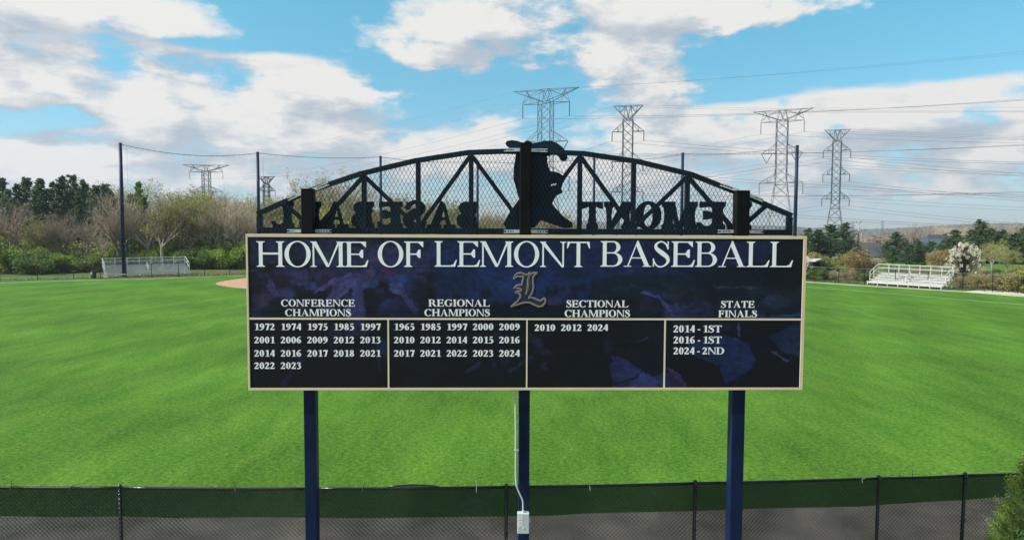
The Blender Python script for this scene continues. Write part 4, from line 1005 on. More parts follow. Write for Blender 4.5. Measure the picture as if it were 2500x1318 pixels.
# ================================================================== TRANSMISSION TOWERS
def bars(s, pairs, w):
    for a, b in pairs: s.bar(a, b, w)
def tower(kind, px, py_top, d, htot, yaw, label, wscale=1.0, arm=1.0, m=None, mb_=None):
    T0 = at(px, py_top, d); base = Vector((T0.x, T0.y, T0.z-htot)); root = empty('transmission_tower', base, yaw)
    tag(root, label, 'pylon', 'lattice transmission towers'); m = m or M['steel']; mb_ = mb_ or m
    if kind == 1: bh, nh, flare, arms = 5.2, 1.95, 26, [(4.2, 7.6, 'flat'), (16.0, 7.2, 'up'), (27.0, 7.7, 'up')]; top_half = 10.6; vdepth = 3.9; W = .17
    else: bh, nh, flare, arms = 3.1, 1.1, 21, [(5.9, 3.6, 'up'), (12.7, 3.5, 'up'), (19.6, 3.6, 'up')]; top_half = 3.3; vdepth = 3.3; W = .15
    bh *= wscale; nh *= wscale; W *= (1 if d < 240 else 1.8 if d > 280 else 1.2); vd = vdepth
    def half(z):
        dz = htot-z
        return nh if dz < flare else nh+(bh-nh)*(dz-flare)/(htot-flare)
    zt = htot-vd
    C4 = [(-1, -1), (1, -1), (1, 1), (-1, 1)]
    zk = htot-flare
    for cx__, cy__ in C4:
        s = MB(); s.bar((cx__*bh, cy__*bh, 0), (cx__*nh, cy__*nh, zk), W); s.build('leg', mb_, root)
        s = MB(); s.bar((cx__*nh, cy__*nh, zk), (cx__*nh, cy__*nh, zt), W); s.build('upper_leg', m, root)
    levels = [zt]; z = zt
    while z > 0:
        step = half(z)*(1.75 if z > zk else 1.95); z = max(0, z-step); 
        if z < 3: z = 0
        levels.append(z)
    up_, lo_ = MB(), MB()
    for za, zb in zip(levels, levels[1:]):
        s = up_ if zb > zk-8 else lo_
        ha, hb = half(za), half(zb)
        for i in range(4):
            c1, c2 = C4[i], C4[(i+1) % 4]
            s.bar((c1[0]*ha, c1[1]*ha, za), (c2[0]*hb, c2[1]*hb, zb), W*.55); s.bar((c2[0]*ha, c2[1]*ha, za), (c1[0]*hb, c1[1]*hb, zb), W*.55)
            if zb < zk: s.bar((c1[0]*hb, c1[1]*hb, zb), (c2[0]*hb, c2[1]*hb, zb), W*.5)
    up_.build('lattice_bracing', m, root)
    if lo_.v: lo_.build('lower_bracing', mb_, root)
    tips = []
    # crown: a wide shallow V whose tips carry the shield wires
    for sg in (-1, 1):
        s = MB(); tip = (sg*top_half*arm, 0, htot)
        for y in (-nh, nh):
            s.bar(tip, (sg*nh*.2, y*.9, zt), W*.95); s.bar(tip, (sg*nh*.55, y*.7, htot-.15), W*.6)
            s.bar((sg*nh*.55, y*.7, htot-.15), (sg*nh*1.0, y, zt), W*.5); s.bar((sg*nh*.55, y*.7, htot-.15), (-sg*nh*.3, y, zt), W*.6)
            mid = Vector(tip)*.55+Vector((sg*nh*.55, 0, htot-.15))*.45; lowmid = Vector(tip)*.5+Vector((sg*nh*.2, y*.9, zt))*.5
            s.bar(mid, lowmid, W*.45); s.bar(lowmid, (sg*nh*.55, y*.7, htot-.15), W*.55)
            if kind == 1:
                at_ip = Vector((sg*arms[0][1]*arm, 0, zt)); s.bar(at_ip, mid, W*.45); s.bar(mid, Vector((sg*nh*2.2, y*.8, zt)), W*.4); s.bar(at_ip, lowmid, W*.45)
        s.bar((sg*nh*.55, -nh*.7, htot-.15), (sg*nh*.55, nh*.7, htot-.15), W*.5)
        s.build('crown_arm', m, root); tips.append(Vector(tip))
    for y in (-1, 1):
        for (p0, p1) in (((-nh*.55, y*nh*.7, htot-.14), (nh*.55, y*nh*.7, htot-.14)), ((-nh, y*nh, zt), (nh, y*nh, zt))): s = MB(); s.bar(p0, p1, W*.65); s.build('crown_beam', m, root)
    hang = []
    for k, (dz, al, sty) in enumerate(arms):
        z = htot-dz; al *= arm
        for sg in (-1, 1):
            s = MB(); tip = (sg*al, 0, z)
            for y in (-nh, nh):
                s.bar(tip, (sg*nh, y, z), W*.75)
                if sty == 'up':
                    s.bar(tip, (sg*nh, y, z+nh*(1.9 if kind == 2 else 1.75)), W*.5); mid = Vector((sg*(al+nh)/2, y/2, z)); top = Vector((sg*(al+nh)/2, y/2, z+nh*.9)); s.bar(mid, top, W*.4); s.bar(mid, (sg*nh, y, z+nh*1.75), W*.4)
            s.bar((sg*(al+nh)/2, -nh/2, z), (sg*(al+nh)/2, nh/2, z), W*.4); s.build('cross_arm', m, root)
            il = 4.3 if kind == 1 else 2.1
            if kind == 1 and k == 1:
                s = MB(); q = (sg*(al-1.9), 0, z-3.6); s.tube([tip, q], .13, 6); s.tube([(sg*(al-3.9), 0, z), q], .13, 6)
            else:
                s = MB(); q = (sg*al, 0, z-il); s.tube([tip, q], .13 if kind == 1 else .11, 6)
            s.build('insulator', M['insul'], root); hang.append(Vector(q))
    rm = rootmat(root)
    return [rm @ t for t in tips], [rm @ t for t in hang]
SL = M['steel_l']
tA = tower(1, 1333, 219, 217, 50, R(-21), 'nearest wide topped pylon, rising right behind the silhouette on the arch', m=M['steel'])
tC = tower(1, 1911, 269, 262, 51.5, R(-27), 'wide topped pylon just left of the navy pole beside the board', mb_=SL, m=M['steel'])
tL = tower(1, 503, 403, 420, 44, R(4), 'far wide topped pylon above the bare trees at the left', arm=1.28, wscale=1.0)
tB = tower(2, 1534, 258, 160, 36, R(-14), 'narrow pylon behind the right half of the mesh arch')
tD = tower(2, 2045, 317, 200, 36.6, R(-19), 'narrow three armed pylon with pale legs standing among the shrubs at the right', mb_=SL)
tS = tower(2, 650, 431, 290, 33, R(2), 'small far pylon between the arch corner and the second netting pole')
def wire(a, b, sag, label, r=.028, n=20):
    root = empty('power_line', a); inv = rootmat(root).inverted(); tag(root, label, 'power line', 'overhead power lines')
    s = MB(); s.tube([a.lerp(b, k/n)-Vector((0, 0, sag*4*(k/n)*(1-k/n))) for k in range(n+1)], r, 4, cap=False); s.build('conductor', M['cable'], root, inv)
lev = ['upper', 'upper', 'middle', 'middle', 'lower', 'lower']; sd = ['left', 'right']*3
def string(t, delta, sag, who, r=.03, shield=True):
    tips, hang = t
    if shield:
        for k, q in enumerate(tips): wire(q, q+delta, sag*.6, f'shield wire from the {sd[k]} crown tip of {who}', r*.6)
    for k, q in enumerate(hang): wire(q, q+delta, sag, f'conductor from the {lev[k]} {sd[k]} arm of {who}', r)
def string2(t, u, sag, who, r=.03):
    for k, (q, p2) in enumerate(zip(t[0], u[0])): wire(q, p2, sag*.6, f'shield wire from the {sd[k]} crown tip of {who}', r*.6)
    for k, (q, p2) in enumerate(zip(t[1], u[1])): wire(q, p2, sag, f'conductor from the {lev[k]} {sd[k]} arm of {who}', r)
string2(tA, tL, 5, 'nearest pylon, running left')
string(tA, Vector((300, -112, 14)), 8, 'nearest pylon, running right', .034)
string(tC, Vector((330, -112, -2)), 8, 'pylon beside the right navy pole, rightward', .034)
string(tC, Vector((-420, 330, -10)), 14, 'pylon beside the right navy pole, leftward', .03, shield=False)
string2(tB, tS, 7, 'narrow pylon behind the mesh, leftward', .026)
string(tB, Vector((270, -48, 2)), 8, 'narrow pylon behind the mesh, rightward', .026)
string(tD, Vector((260, -40, 1)), 9, 'pale legged pylon, rightward', .03)
string(tD, Vector((-330, 210, -6)), 12, 'pale legged pylon, leftward', .026, shield=False)
# timber distribution pole and two far pylons on the horizon
p = at(2097, 539, 150); root = empty('utility_pole', (p.x, p.y, p.z-11)); tag(root, 'timber utility pole right of the pale legged pylon', 'utility pole')
s = MB(); s.tube([(0, 0, 0), (0, 0, 11)], [.19, .13], 8); s.build('shaft', M['timber'], root, smooth=True)
s = MB(); s.bar((-.62, 0, 10.6), (.62, 0, 10.6), .12); s.build('cross_arm', M['timber'], root)
s = MB()
for x in (-.55, 0, .55): s.tube([(x, 0, 10.6), (x, 0, 10.95)], .05, 6)
s.build('insulator', M['insul'], root)
for x, y, d, dist_l in ((2083, 541, 900, 'left'), (2155, 540, 1000, 'right')):
    p = at(x, y, d); root = empty('distant_pylon', (p.x, p.y, p.z-34)); tag(root, f'tiny pylon on the hazy skyline, the {dist_l} one of two above the right hand woods', 'pylon', 'tiny skyline pylons')
    s = MB(); [s.bar((i*2.5, 0, 0), (i*.5, 0, 34), .35) for i in (-1, 1)]; [s.bar((-3.4, 0, z), (3.4, 0, z), .35) for z in (33, 29, 25)]
    s.build('mast', M['steel'], root)

# ================================================================== TREES
def rnd(a, b): return random.uniform(a, b)
def leaf_quads(s, c, rad, n, size, flat=1.0, shell=.35):
    """n leaf sized faces spread through an ellipsoid clump"""
    for _ in range(n):
        v = Vector((random.gauss(0, 1), random.gauss(0, 1), random.gauss(0, 1)))
        v.normalize(); rr = (shell+(1-shell)*random.random()**.6)
        q = Vector(c)+Vector((v.x*rad[0], v.y*rad[1], v.z*rad[2]))*rr
        a = Vector((rnd(-1, 1), rnd(-1, 1), rnd(-1, 1)*flat)).normalized(); b = a.cross(Vector((rnd(-1, 1), rnd(-1, 1), rnd(-1, 1)))).normalized()
        sz = size*rnd(.6, 1.4); k = len(s.v)
        s.v += [tuple(q-a*sz), tuple(q+b*sz*.55), tuple(q+a*sz), tuple(q-b*sz*.55)]; s.f.append((k, k+1, k+2, k+3))
def limb(s, p, q, r0, r1, n=4):
    p, q = Vector(p), Vector(q); r0 *= 1.45; r1 *= 1.45; t = (q-p).normalized(); a = t.cross(Vector((.3, .5, .8))).normalized(); c = t.cross(a); b = len(s.v)
    for (o, r) in ((p, r0), (q, r1)):
        for k in range(n):
            th = 2*math.pi*k/n; s.v.append(tuple(o+(a*math.cos(th)+c*math.sin(th))*r))
    for k in range(n): k2 = (k+1) % n; s.f.append((b+k, b+k2, b+n+k2, b+n+k))
def grow(tr, tw, p, d, L, r, lvl, maxl, spread, ends, up=.25):
    """recursive branching; thick limbs go to tr, twigs to tw"""
    segs = 3 if lvl < 2 else 2
    q = Vector(p); dd = Vector(d)
    for i in range(segs):
        nd = (dd+Vector((rnd(-1, 1), rnd(-1, 1), rnd(-.6, 1)))*.16).normalized(); q2 = q+nd*(L/segs); ra, rb = r*(1-.35*i/segs), r*(1-.35*(i+1)/segs)
        limb(tr if lvl < 3 else tw, q, q2, ra, rb, 6 if lvl == 0 else (4 if lvl < 3 else 3))
        if lvl > 0 or i == segs-1:
            nb = (2 if i < segs-1 else 3) if lvl < maxl else 0
            if lvl == 0: nb = 5
            for k in range(nb):
                ax = nd.cross(Vector((rnd(-1, 1), rnd(-1, 1), rnd(-1, 1)))).normalized()
                cd_ = (Matrix.Rotation(R(rnd(18, 30+spread)), 3, ax) @ nd + Vector((0, 0, up))).normalized()
                grow(tr, tw, q2, cd_, L*rnd(.52, .78), rb*rnd(.5, .68), lvl+1, maxl, spread, ends, up)
        q, dd = q2, nd
    if lvl >= maxl-1: ends.append(q.copy())
def bare_tree(label, H_, seed, spread=28, trunk=.28, maxl=5, buds=None, nb=0, bsz=.14, tm='bark', wm='twig', lean=0.0):
    random.seed(seed); root = empty('bare_tree'); tr, tw, ends = MB(), MB(), []
    th = H_*trunk
    limb(tr, (0, 0, -.1), (lean*.3, 0, th*.5), H_*.017, H_*.015, 8); limb(tr, (lean*.3, 0, th*.5), (lean, 0, th), H_*.015, H_*.013, 8)
    for k in range(random.choice((3, 4, 4))):
        a = rnd(0, 6.28); d = Vector((math.cos(a)*.55, math.sin(a)*.55, rnd(.75, 1.2))).normalized()
        grow(tr, tw, (lean, 0, th*rnd(.8, 1)), d, H_*rnd(.24, .32), H_*.0095, 1, maxl, spread, ends)
    zmx = max(v[2] for v in tw.v); k = H_/zmx; tr.v = [(x*k, y*k, z*k) for x, y, z in tr.v]; tw.v = [(x*k, y*k, z*k) for x, y, z in tw.v]
    tr.build('trunk', M[tm], root); tag(tw.build('crown', M[wm], root), kind='stuff')
    if buds:
        s = MB()
        for _ in range(nb):
            e_ = random.choice(ends)*k; leaf_quads(s, e_, (.45, .45, .4), 3, bsz)
        tag(s.build('foliage', M[buds], root), kind='stuff')
    return root
def pine(H_, seed, wid=.2, m='pine', dens=1.0, top=.08):
    random.seed(seed); root = empty('pine_tree'); s = MB(); limb(s, (0, 0, 0), (0, 0, H_*.96), H_*.014, H_*.003, 6)
    c = MB(); z = H_*.12
    while z < H_*.985:
        f_ = z/H_; Lr = H_*wid*(1-f_)**.75*(.75 if f_ < .25 else 1)+H_*.02
        for k in range(int(3+3*(1-f_))):
            a = rnd(0, 6.28); L = Lr*rnd(.35, 1.25); tip = Vector((math.cos(a)*L, math.sin(a)*L, z+L*rnd(-.1, .75))); limb(s, (0, 0, z), tip, .035, .012, 3)
            for j in range(4):
                q = Vector((0, 0, z)).lerp(tip, .35+.65*(j+rnd(0, 1))/4); leaf_quads(c, q, (.2*L+.22, .2*L+.22, .42), int(9*dens), .2, 1, .1)
        z += H_*rnd(.012, .024)
    s.build('trunk', M['bark_d'], root); tag(c.build('crown', M[m], root), kind='stuff'); return root
def bush(name, H_, W, seed, m='leaf', n=2600, size=.13, stems=True, base=0.0, wood='twig', clumps=20, fill=None):
    random.seed(seed); root = empty(name); s = MB(); c = MB()
    cl = []
    for k in range(clumps):
        a = rnd(0, 6.28); rr = W*.5*math.sqrt(random.random())*.8; z = H_*rnd(.10, .86)*(1-.35*(rr/(W*.5))**2); cl.append(Vector((math.cos(a)*rr, math.sin(a)*rr, base+z)))
    for q in cl:
        leaf_quads(c, q, (W*rnd(.13, .22), W*rnd(.13, .22), H_*rnd(.13, .2)), n//clumps, size, 1, .25)
        p0 = Vector((rnd(-.1, .1)*W, rnd(-.1, .1)*W, 0)); m_ = p0.lerp(q, .5)+Vector((rnd(-.2, .2), rnd(-.2, .2), .1)); limb(s, p0, m_, .045, .03, 4); limb(s, m_, q, .03, .012, 3)
        for _ in range(10):
            e_ = q+Vector((rnd(-1, 1)*W*.2, rnd(-1, 1)*W*.2, rnd(-.3, 1)*H_*.2)); limb(s, m_.lerp(q, rnd(.3, 1)), e_, .014, .005, 3)
    s.build('stems' if stems else 'trunk', M[wood], root); tag(c.build('crown', M[m], root), kind='stuff'); return root
def place(proto, used, x, y, z=0, h=1.0, rz=None, label='', cat='tree', group=None, sx=1.0):
    o = proto if id(proto) not in used else copy_tree(proto)
    used.add(id(proto)); o.location = (x, y, z); o.rotation_euler = (0, 0, random.uniform(0, 6.28) if rz is None else rz); o.scale = (h*sx, h*sx, h)
    tag(o, label, cat, group); return o
used = set()
bt = [bare_tree('', 15, 3, 26, maxl=4), bare_tree('', 15, 7, 34, .22), bare_tree('', 15, 21, 22, .3, maxl=4), bare_tree('', 15, 33, 38, .2, maxl=4, lean=.8, tm='bark_l'), bare_tree('', 15, 52, 24, .25, maxl=4, tm='bark_l')]
bb = [bare_tree('', 15, 61, 28, .24, buds='bud', nb=2600, bsz=.14, maxl=4), bare_tree('', 15, 72, 34, .2, buds='bud', nb=3000, bsz=.13), bare_tree('', 15, 84, 26, .22, buds='bud_t', nb=1900, bsz=.12)]
pn_ = [pine(17, 5, .22), pine(17, 6, .25, 'pine_b'), pine(17, 8, .2, 'pine'), pine(17, 9, .27, 'pine_b', 1.2)]
pr_ = [pine(17, 25, .30, 'pine', 1.3), pine(17, 26, .36, 'pine', 1.5), pine(17, 27, .33, 'pine', 1.4)]
lar = [pine(15, 15, .17, 'spruce', .8)]
sh = [bush('shrub', 5, 6, 101, 'leaf', 5200, .12), bush('shrub', 5, 6, 102, 'leaf_d', 5200, .12), bush('shrub', 5, 6, 103, 'bud', 4200, .11), bush('shrub', 5, 5, 104, 'bud_t', 3000, .1)]
ordw = ['first','second','third','fourth','fifth','sixth','seventh','eighth','ninth','tenth','eleventh','twelfth','thirteenth','fourteenth','fifteenth','sixteenth','seventeenth','eighteenth','nineteenth','twentieth','twenty first','twenty second','twenty third','twenty fourth','twenty fifth','twenty sixth','twenty seventh','twenty eighth','twenty ninth','thirtieth']
def where(x):
    for lim, t in ((120, 'near the left photo edge'), (240, 'left of the trash bin'), (292, "behind the left bleachers' left end"), (380, 'behind the middle of the left bleachers'), (470, "behind the left bleachers' right end"), (620, 'between left bleachers and board'), (760, 'behind the left end of the arch'), (890, 'behind the mesh by the left post'), (1030, 'behind the mesh middle left'), (1260, 'behind the mesh by the silhouette'), (1960, 'right of the silhouette'), (2120, 'around the pale legged pylon'), (2320, 'behind the right bleachers'), (2420, 'beside the white blossoming tree')):
        if x < lim: return t
    return 'near the right photo edge'
def row(spec, protos, what, group, cat='tree', zmul=1, sxr=(.9, 1.15)):
    """spec: (px, top py, distance); ordinal counted from the left within the row"""
    for i, (x, yt, d) in enumerate(sorted(spec)):
        T0 = at(x, yt, d); gz = terrain(T0.x, T0.y); h = T0.z-gz; k = (i*7+int(x)) % len(protos); P = protos[k]; wt = what.replace('leafless', 'budding') if (P in bb and 'leafless' in what) else what; base = {'bare_tree': 15.0, 'pine_tree': 17.0, 'shrub': 4.85}[P.name.split('.')[0]]
        if P is lar[0]: base = 15.0
        place(P, used, T0.x, d, gz-.05, h/base, label=f'{wt}, {ordw[i]} from the left, {where(x)}', cat=cat, group=group, sx=random.uniform(*sxr))
random.seed(77)
# pines at the back left
row([(4,436,128),(40,450,126),(62,433,131),(100,436,128),(128,444,132),(150,430,127),(178,424,130),(205,440,133),(232,452,126),(255,446,128),(272,468,130),(20,462,118),(88,466,120),(142,478,121),(190,470,118),(225,486,119),(262,492,120)], pn_, 'dark back row pine', 'pines in the left wood')
row([(338,440,124),(322,470,121),(352,478,119)], lar, 'yellow green larch', 'larches in the left wood')
# front bare trees
row([(16,500,105),(60,470,108),(96,520,106),(150,500,106),(205,520,108),(240,560,104),(285,470,112),(305,455,115),(365,470,112),(392,462,110),(430,458,113),(462,470,112),(488,455,116),(520,480,113),(550,465,117),(578,478,114),(606,486,116),(634,500,118)], [bt[0], bt[3], bb[1], bt[1], bt[4], bt[2]], 'tall leafless front row tree', 'bare trees in the left wood')
row([(380,450,135),(410,458,138),(445,450,132),(475,448,140),(508,462,136),(540,452,138),(565,445,133),(598,462,141),(622,472,135),(655,470,138),(300,430,139),(215,435,142),(275,440,140)], [bb[0], bt[0], bb[2], bt[2], bb[1]], 'pale budding back row tree', 'budding trees in the left wood')
row([(690,470,142),(735,455,150),(812,400,150),(770,470,140),(862,470,155),(905,486,150),(940,470,150),(975,490,158),(1010,470,150),(1045,486,160),(1080,478,155),(1125,492,162),(1165,496,158),(1205,508,160),(1245,515,166),(1290,520,170),(1345,500,168),(1370,505,165),(1400,535,175)], [bb[2], bt[1], bb[1], bt[2], bb[0], bb[2]], 'budding tree beyond the backstop', 'trees beyond the backstop')
row([(710,500,130),(760,505,132),(830,500,135),(885,500,138),(950,508,140),(1030,510,145),(1100,515,148),(1180,520,150)], [bb[0], bb[1]], 'lower olive budding tree', 'olive trees beyond the backstop')
row([(672,486,138),(700,462,146),(722,490,139),(775,458,150),(800,482,141),(845,470,148),(868,492,142),(925,480,146),(965,478,150),(990,500,144),(1025,482,152),(1062,492,150),(1085,505,148),(1140,500,156),(1220,515,160)], [bt[0], bt[3], bb[0], bt[4], bt[1]], 'slim leafless backstop tree', 'leafless trees beyond the backstop')
# undergrowth along the left fence
row([(10,582,97),(50,590,99),(88,608,96),(120,602,99),(158,622,100),(190,600,102),(222,615,101),(245,628,105),(285,610,112),(318,600,112),(350,598,113),(385,592,112),(420,588,113),(452,596,112),(480,590,110),(512,582,112),(545,590,110),(575,588,112),(608,592,112),(640,596,114),(30,565,108),(110,570,110),(180,585,112),(250,590,114)], [sh[0], sh[1], sh[0], sh[2], sh[1]], 'leafy green fence shrub', 'shrubs along the left fence', 'shrub', sxr=(1.0, 1.5))
row([(340,552,118),(400,545,118),(460,560,119),(520,556,118),(580,550,119),(630,562,120),(60,540,114),(150,560,115),(230,570,116),(290,560,118),(700,560,130),(780,560,132),(860,560,135),(940,558,138),(1020,560,140)], [sh[3], sh[2], sh[1]], 'olive thicket', 'thicket bushes in the left wood', 'shrub', sxr=(1.1, 1.5))
# ---- right side
row([(1974,556,150),(2000,560,152),(2030,548,158),(2065,543,150),(2190,566,148),(2165,590,146),(2240,582,140),(2275,588,138),(2335,560,142),(2318,580,138),(2393,535,140),(2372,560,144),(2415,556,146),(2448,560,140),(2480,568,138),(2505,552,142),(2215,600,132),(2245,592,134),(2300,596,131),(2325,600,130),(2180,604,133),(2350,590,133),(2222,596,137),(2260,598,136)], pr_, 'dark pine beyond the lawn', 'pines at the right', sxr=(1.3, 2.2))
row([(1975,606,96),(1990,612,98),(2012,636,95),(2030,632,96),(2062,610,104),(2085,604,106),(2110,608,108),(2140,622,104),(2160,640,95),(2195,645,98),(2290,600,125),(2310,612,122),(2250,640,100),(2320,640,98),(2385,640,92),(2410,650,90),(2440,655,88),(2470,650,86),(2500,640,86),(2530,650,84),(2350,660,88),(2380,664,86)], [sh[2], sh[0], sh[3], sh[1], sh[3]], 'spring shrub behind the fence', 'shrubs behind the right fence', 'shrub', sxr=(.9, 1.3))
row([(2425,580,112),(2460,596,110),(2150,628,112)], [bb[1], bb[0]], 'yellow green budding tree', 'budding trees at the right', sxr=(1.0, 1.2))
row([(2205,548,300),(2232,542,290),(2262,536,310),(2292,530,300),(2325,538,305),(2350,530,300),(2385,545,310),(2430,540,300),(2462,530,290),(2490,532,300),(2515,536,310),(2140,560,320),(2170,556,330),(2110,562,330)], [bt[1], bt[0], bt[2]], 'far leafless skyline tree', 'bare trees on the right skyline', sxr=(1.3, 1.7))
bronze = bush('shrub', 5, 6, 140, 'rust', 3600, .12)
T0 = at(2300, 604, 120); place(bronze, used, T0.x, 120, 0, T0.z/4.85, label='bronze leaved bush between the right bleachers and the gabled house', cat='shrub')
row([(2352,664,80),(2378,662,80),(2405,660,79),(2432,658,78),(2460,656,77),(2488,655,76),(2515,652,75),(2545,650,74),(2368,672,79.5),(2420,668,78.5),(2475,664,77)], [sh[3], sh[2], sh[3]], 'brown twiggy hedge bush', 'hedge bushes at the right fence', 'shrub', sxr=(1.3, 1.8))
row([(1975,640,93),(2000,646,92),(2040,655,91),(2075,650,91),(2105,655,90)], [sh[3], sh[1]], 'low dark fence side bush', 'bushes left of the right bleachers', 'shrub', sxr=(1.2, 1.6))
T0 = at(2085, 603, 103); place(bronze, used, T0.x, 103, 0, T0.z/4.85, label='bronze leaved bush right of the pale legged pylon', cat='shrub')
# the blossoming tree
random.seed(5)
root = empty('blossoming_tree'); tr, tw, ends = MB(), MB(), []
limb(tr, (0, 0, 0), (0, 0, 1.1), .12, .1, 8)
c = MB()
for k in range(150):
    a = rnd(0, 6.28); z = rnd(.12, 1); f_ = math.sin(math.pi*min(1, z*.78+.14))**.8; r_ = 2.15*f_*math.sqrt(rnd(.25, 1)); q = Vector((math.cos(a)*r_, math.sin(a)*r_, .7+z*4.3))
    limb(tw, (0, 0, .6+q.z*.35), q, .03, .01, 3); leaf_quads(c, q, (.24, .24, .30), 34, .065, 1, .1)
tr.build('trunk', M['bark_d'], root); tw.build('branches', M['bark_d'], root); tag(c.build('crown', M['blossom'], root), kind='stuff')
T0 = at(2356, 592, 88); place(root, used, T0.x, 88, 0, T0.z/5.1, label='round tree covered in cream white blossom behind the right bleachers', cat='tree')
T0 = at(1966, 622, 93); place(root, used, T0.x, 93, 0, T0.z/5.4, label='pale blossoming tree just right of the board, beside the dugout', cat='tree', sx=.8)

# ================================================================== HOUSES
def house(px, py_ridge, d, w, dp, hw, hr, yaw, label, rm, hip=True):
    T0 = at(px, py_ridge, d); root = empty('house', (T0.x, d, T0.z-hw-hr), R(yaw)); tag(root, label, 'house', 'houses beyond the park')
    s = MB(); s.box((0, 0, hw/2), (w, dp, hw)); s.build('wall', M['wall'], root)
    o = .5; ridge = (w/2-dp*.42) if hip else w/2+o
    s = MB(); s.add([(-w/2-o, -dp/2-o, hw), (w/2+o, -dp/2-o, hw), (w/2+o, dp/2+o, hw), (-w/2-o, dp/2+o, hw), (-ridge, 0, hw+hr), (ridge, 0, hw+hr)], [(0, 1, 5, 4), (2, 3, 4, 5), (1, 2, 5), (3, 0, 4), (0, 3, 2, 1)]); rf = s.build('roof', rm, root)
    s = MB(); s.box((w*.2, .6, hw+hr*.85), (.9, .7, 1.6)); s.build('chimney', M['roof_b'], rf)
    s = MB(); g_ = w*.28; s.add([(-g_-2.6, -dp/2-1.2, hw), (-g_+2.6, -dp/2-1.2, hw), (-g_, -dp/2-1.2, hw+hr*.7), (-g_, 0, hw+hr*.7)], [(0, 1, 2), (1, 3, 2), (0, 2, 3)]); s.build('gable', rm, root)
    for k in range(4):
        x = -w*.36+k*w*.24; s = MB(); s.box((x, -dp/2-.03, hw*.6), (1.2, .06, 1.3)); wn = s.build('window', M['text2'], root); s = MB(); s.box((x, -dp/2-.07, hw*.6), (1.0, .03, 1.1)); s.build('pane', M['glass'], wn)
house(2288, 573, 180, 14, 10, 4.5, 3.6, 12, 'house with a grey hipped roof behind the pines at the right', M['roof'])
house(2118, 592, 190, 14, 9, 4.5, 2.8, -8, 'brown roofed house right of the pale legged pylon', M['roof_b'])
house(2150, 603, 165, 8, 7, 3.2, 2.2, 30, 'small house with a pale gable right of the utility pole', M['roof'], hip=False)
house(2200, 590, 175, 12, 8, 4.5, 2.8, 20, 'brown roofed house glimpsed between the pines right of the pylon', M['roof_b'])

# ================================================================== FAR WOODS (one mass)
random.seed(9); wm_ = {k: MB() for k in ('a', 'b', 'c')}
for i in range(900):
    a = R(rnd(6, 45) if i % 5 else rnd(-45, 6)); d = 240+480*random.random()
    if d < 330 and a < R(8): continue
    x, y = d*math.sin(a), d*math.cos(a); h = rnd(6, 9.5); z = terrain(x, y); s = wm_[random.choice('aabbbc')]; w = rnd(3.0, 5.0)
    leaf_quads(s, (x, y, z+h*.55), (w, w, h*.5), 170, .16+d/1500, 1, .05)
MATS = {'a': mat('far brown wood', (.135, .118, .088), .9, var=.2, scale=.02, island=.3), 'b': mat('far tan wood', (.19, .168, .108), .9, var=.2, scale=.02, island=.3), 'c': mat('far olive wood', (.085, .10, .05), .9, var=.2, scale=.02, island=.3)}
# from 600 m on the crowns close into one rolling canopy
cn_ = MB(); rr_ = [640+14*k for k in range(70)]+[1620+32*k for k in range(60)]; aa = [R(-46+.16*k) for k in range(590)]
for r_ in rr_:
    for a in aa:
        x, y = r_*math.sin(a), r_*math.cos(a)
        b = noise.noise((x/9, y/9, 3.1))*3.6+noise.noise((x/30, y/30, 7))*4+noise.noise((x/4.5, y/4.5, 9))*1.6
        cn_.v.append((x, y, terrain(x, y)+7+b*(1 if r_ < 1500 else 1.4)))
na_ = len(aa)
for i in range(len(rr_)-1):
    for k in range(na_-1): cn_.f.append((i*na_+k, i*na_+k+1, (i+1)*na_+k+1, (i+1)*na_+k))
tag(cn_.build('distant_woods', mat('far canopy', (.075, .075, .055), .95, var=.25, scale=.03, c2=(.135, .12, .08), coords='World')), 'rolling brown canopy of far woods on the hills at the horizon', 'woods', kind='stuff')
for k, nm_ in (('a', 'brown'), ('b', 'tan'), ('c', 'olive')):
    tag(wm_[k].build('distant_woods', MATS[k]), f'far {nm_} woodland covering the low hills on the horizon', 'woods', kind='stuff')

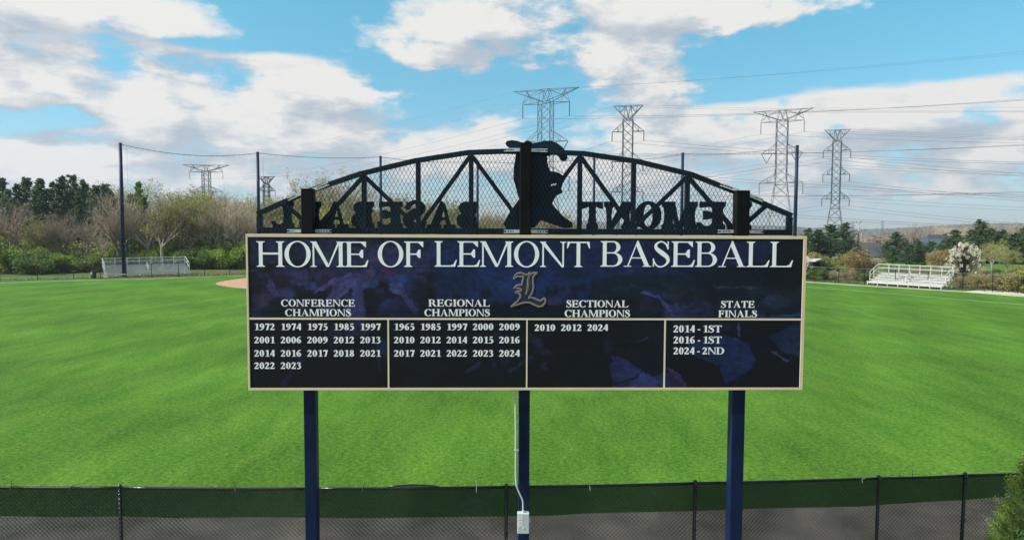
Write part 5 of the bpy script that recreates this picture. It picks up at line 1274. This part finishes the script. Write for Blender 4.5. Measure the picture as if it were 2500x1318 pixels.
# ================================================================== ARBORVITAE at the lower right
random.seed(31)
root = empty('arborvitae'); cA, cB, tk = MB(), MB(), MB(); HT, RT = 3.75, .80
limb(tk, (0, 0, 0), (0, 0, HT*.93), .07, .015, 8)
for k in range(3600):
    f_ = random.random()**.8; z = .15+f_*(HT-.15); rr = RT*(1-f_**2.2)**.7*rnd(.72, 1.06)+.03; a = rnd(0, 6.28); q = Vector((math.cos(a)*rr, math.sin(a)*rr, z))
    o = Vector((math.cos(a), math.sin(a), rnd(.5, 1.6))).normalized(); sd_ = o.cross(Vector((math.cos(a+rnd(-.9, .9)), math.sin(a+rnd(-.9, .9)), rnd(-.3, .3)))).normalized(); L = rnd(.09, .21); s = cA if random.random() < .74 else cB
    for j in range(5):
        t_ = j/4
        for sg in (-1, 1):
            p0 = q+o*L*t_; k0 = len(s.v); l2 = L*.55*(1-.6*t_); tip = p0+(o*.7+sd_*sg*.8).normalized()*l2
            s.v += [tuple(p0), tuple(p0.lerp(tip, .5)+o*.012), tuple(tip), tuple(p0.lerp(tip, .5)-o*.012)]; s.f.append((k0, k0+1, k0+2, k0+3))
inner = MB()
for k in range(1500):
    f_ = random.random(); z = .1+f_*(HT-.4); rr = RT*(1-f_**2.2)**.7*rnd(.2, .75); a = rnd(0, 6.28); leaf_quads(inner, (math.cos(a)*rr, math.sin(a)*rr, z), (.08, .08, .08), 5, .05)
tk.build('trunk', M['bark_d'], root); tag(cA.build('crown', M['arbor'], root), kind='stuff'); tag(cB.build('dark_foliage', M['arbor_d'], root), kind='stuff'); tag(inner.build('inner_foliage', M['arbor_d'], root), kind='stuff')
q = at(2578, 1200, 9.3); root.location = (q.x, q.y, -.22); tag(root, 'yellow green arborvitae shrub in the lower right corner before the fence', 'shrub')
# low grass tufts at the foot of the far fences
tf = MB(); random.seed(3)
for P_ in (FL, FR):
    for a, b in zip(P_, P_[1:]):
        n = int((b-a).length*26)
        for _ in range(n):
            q = a.lerp(b, random.random()); q = off(q, rnd(.0, 2.5)); k = len(tf.v); h = rnd(.08, .28); dx = rnd(-.06, .06)
            tf.v += [(q.x-.04, q.y, 0), (q.x+.04, q.y, 0), (q.x+dx, q.y+rnd(-.05, .05), h)]; tf.f.append((k, k+1, k+2))
tag(tf.build('grass_tufts', M['leaf_d']), 'rough grass growing along the feet of the far fences', 'grass', kind='stuff')
# ================================================================== HAZE
hz_ = MB(); hz_.box((0, 1000, 75), (9000, 8400, 190)); HZ = hz_.build('haze', None)
hm = bpy.data.materials.new('haze'); hm.use_nodes = True; t = hm.node_tree; t.nodes.clear(); v = N(t, 'ShaderNodeVolumePrincipled'); v.inputs['Density'].default_value = .00016; v.inputs['Color'].default_value = (.80, .88, 1, 1); v.inputs['Anisotropy'].default_value = .2
t.links.new(v.outputs[0], N(t, 'ShaderNodeOutputMaterial').inputs['Volume']); HZ.data.materials.append(hm); tag(HZ, kind='stuff')
bpy.context.view_layer.update()
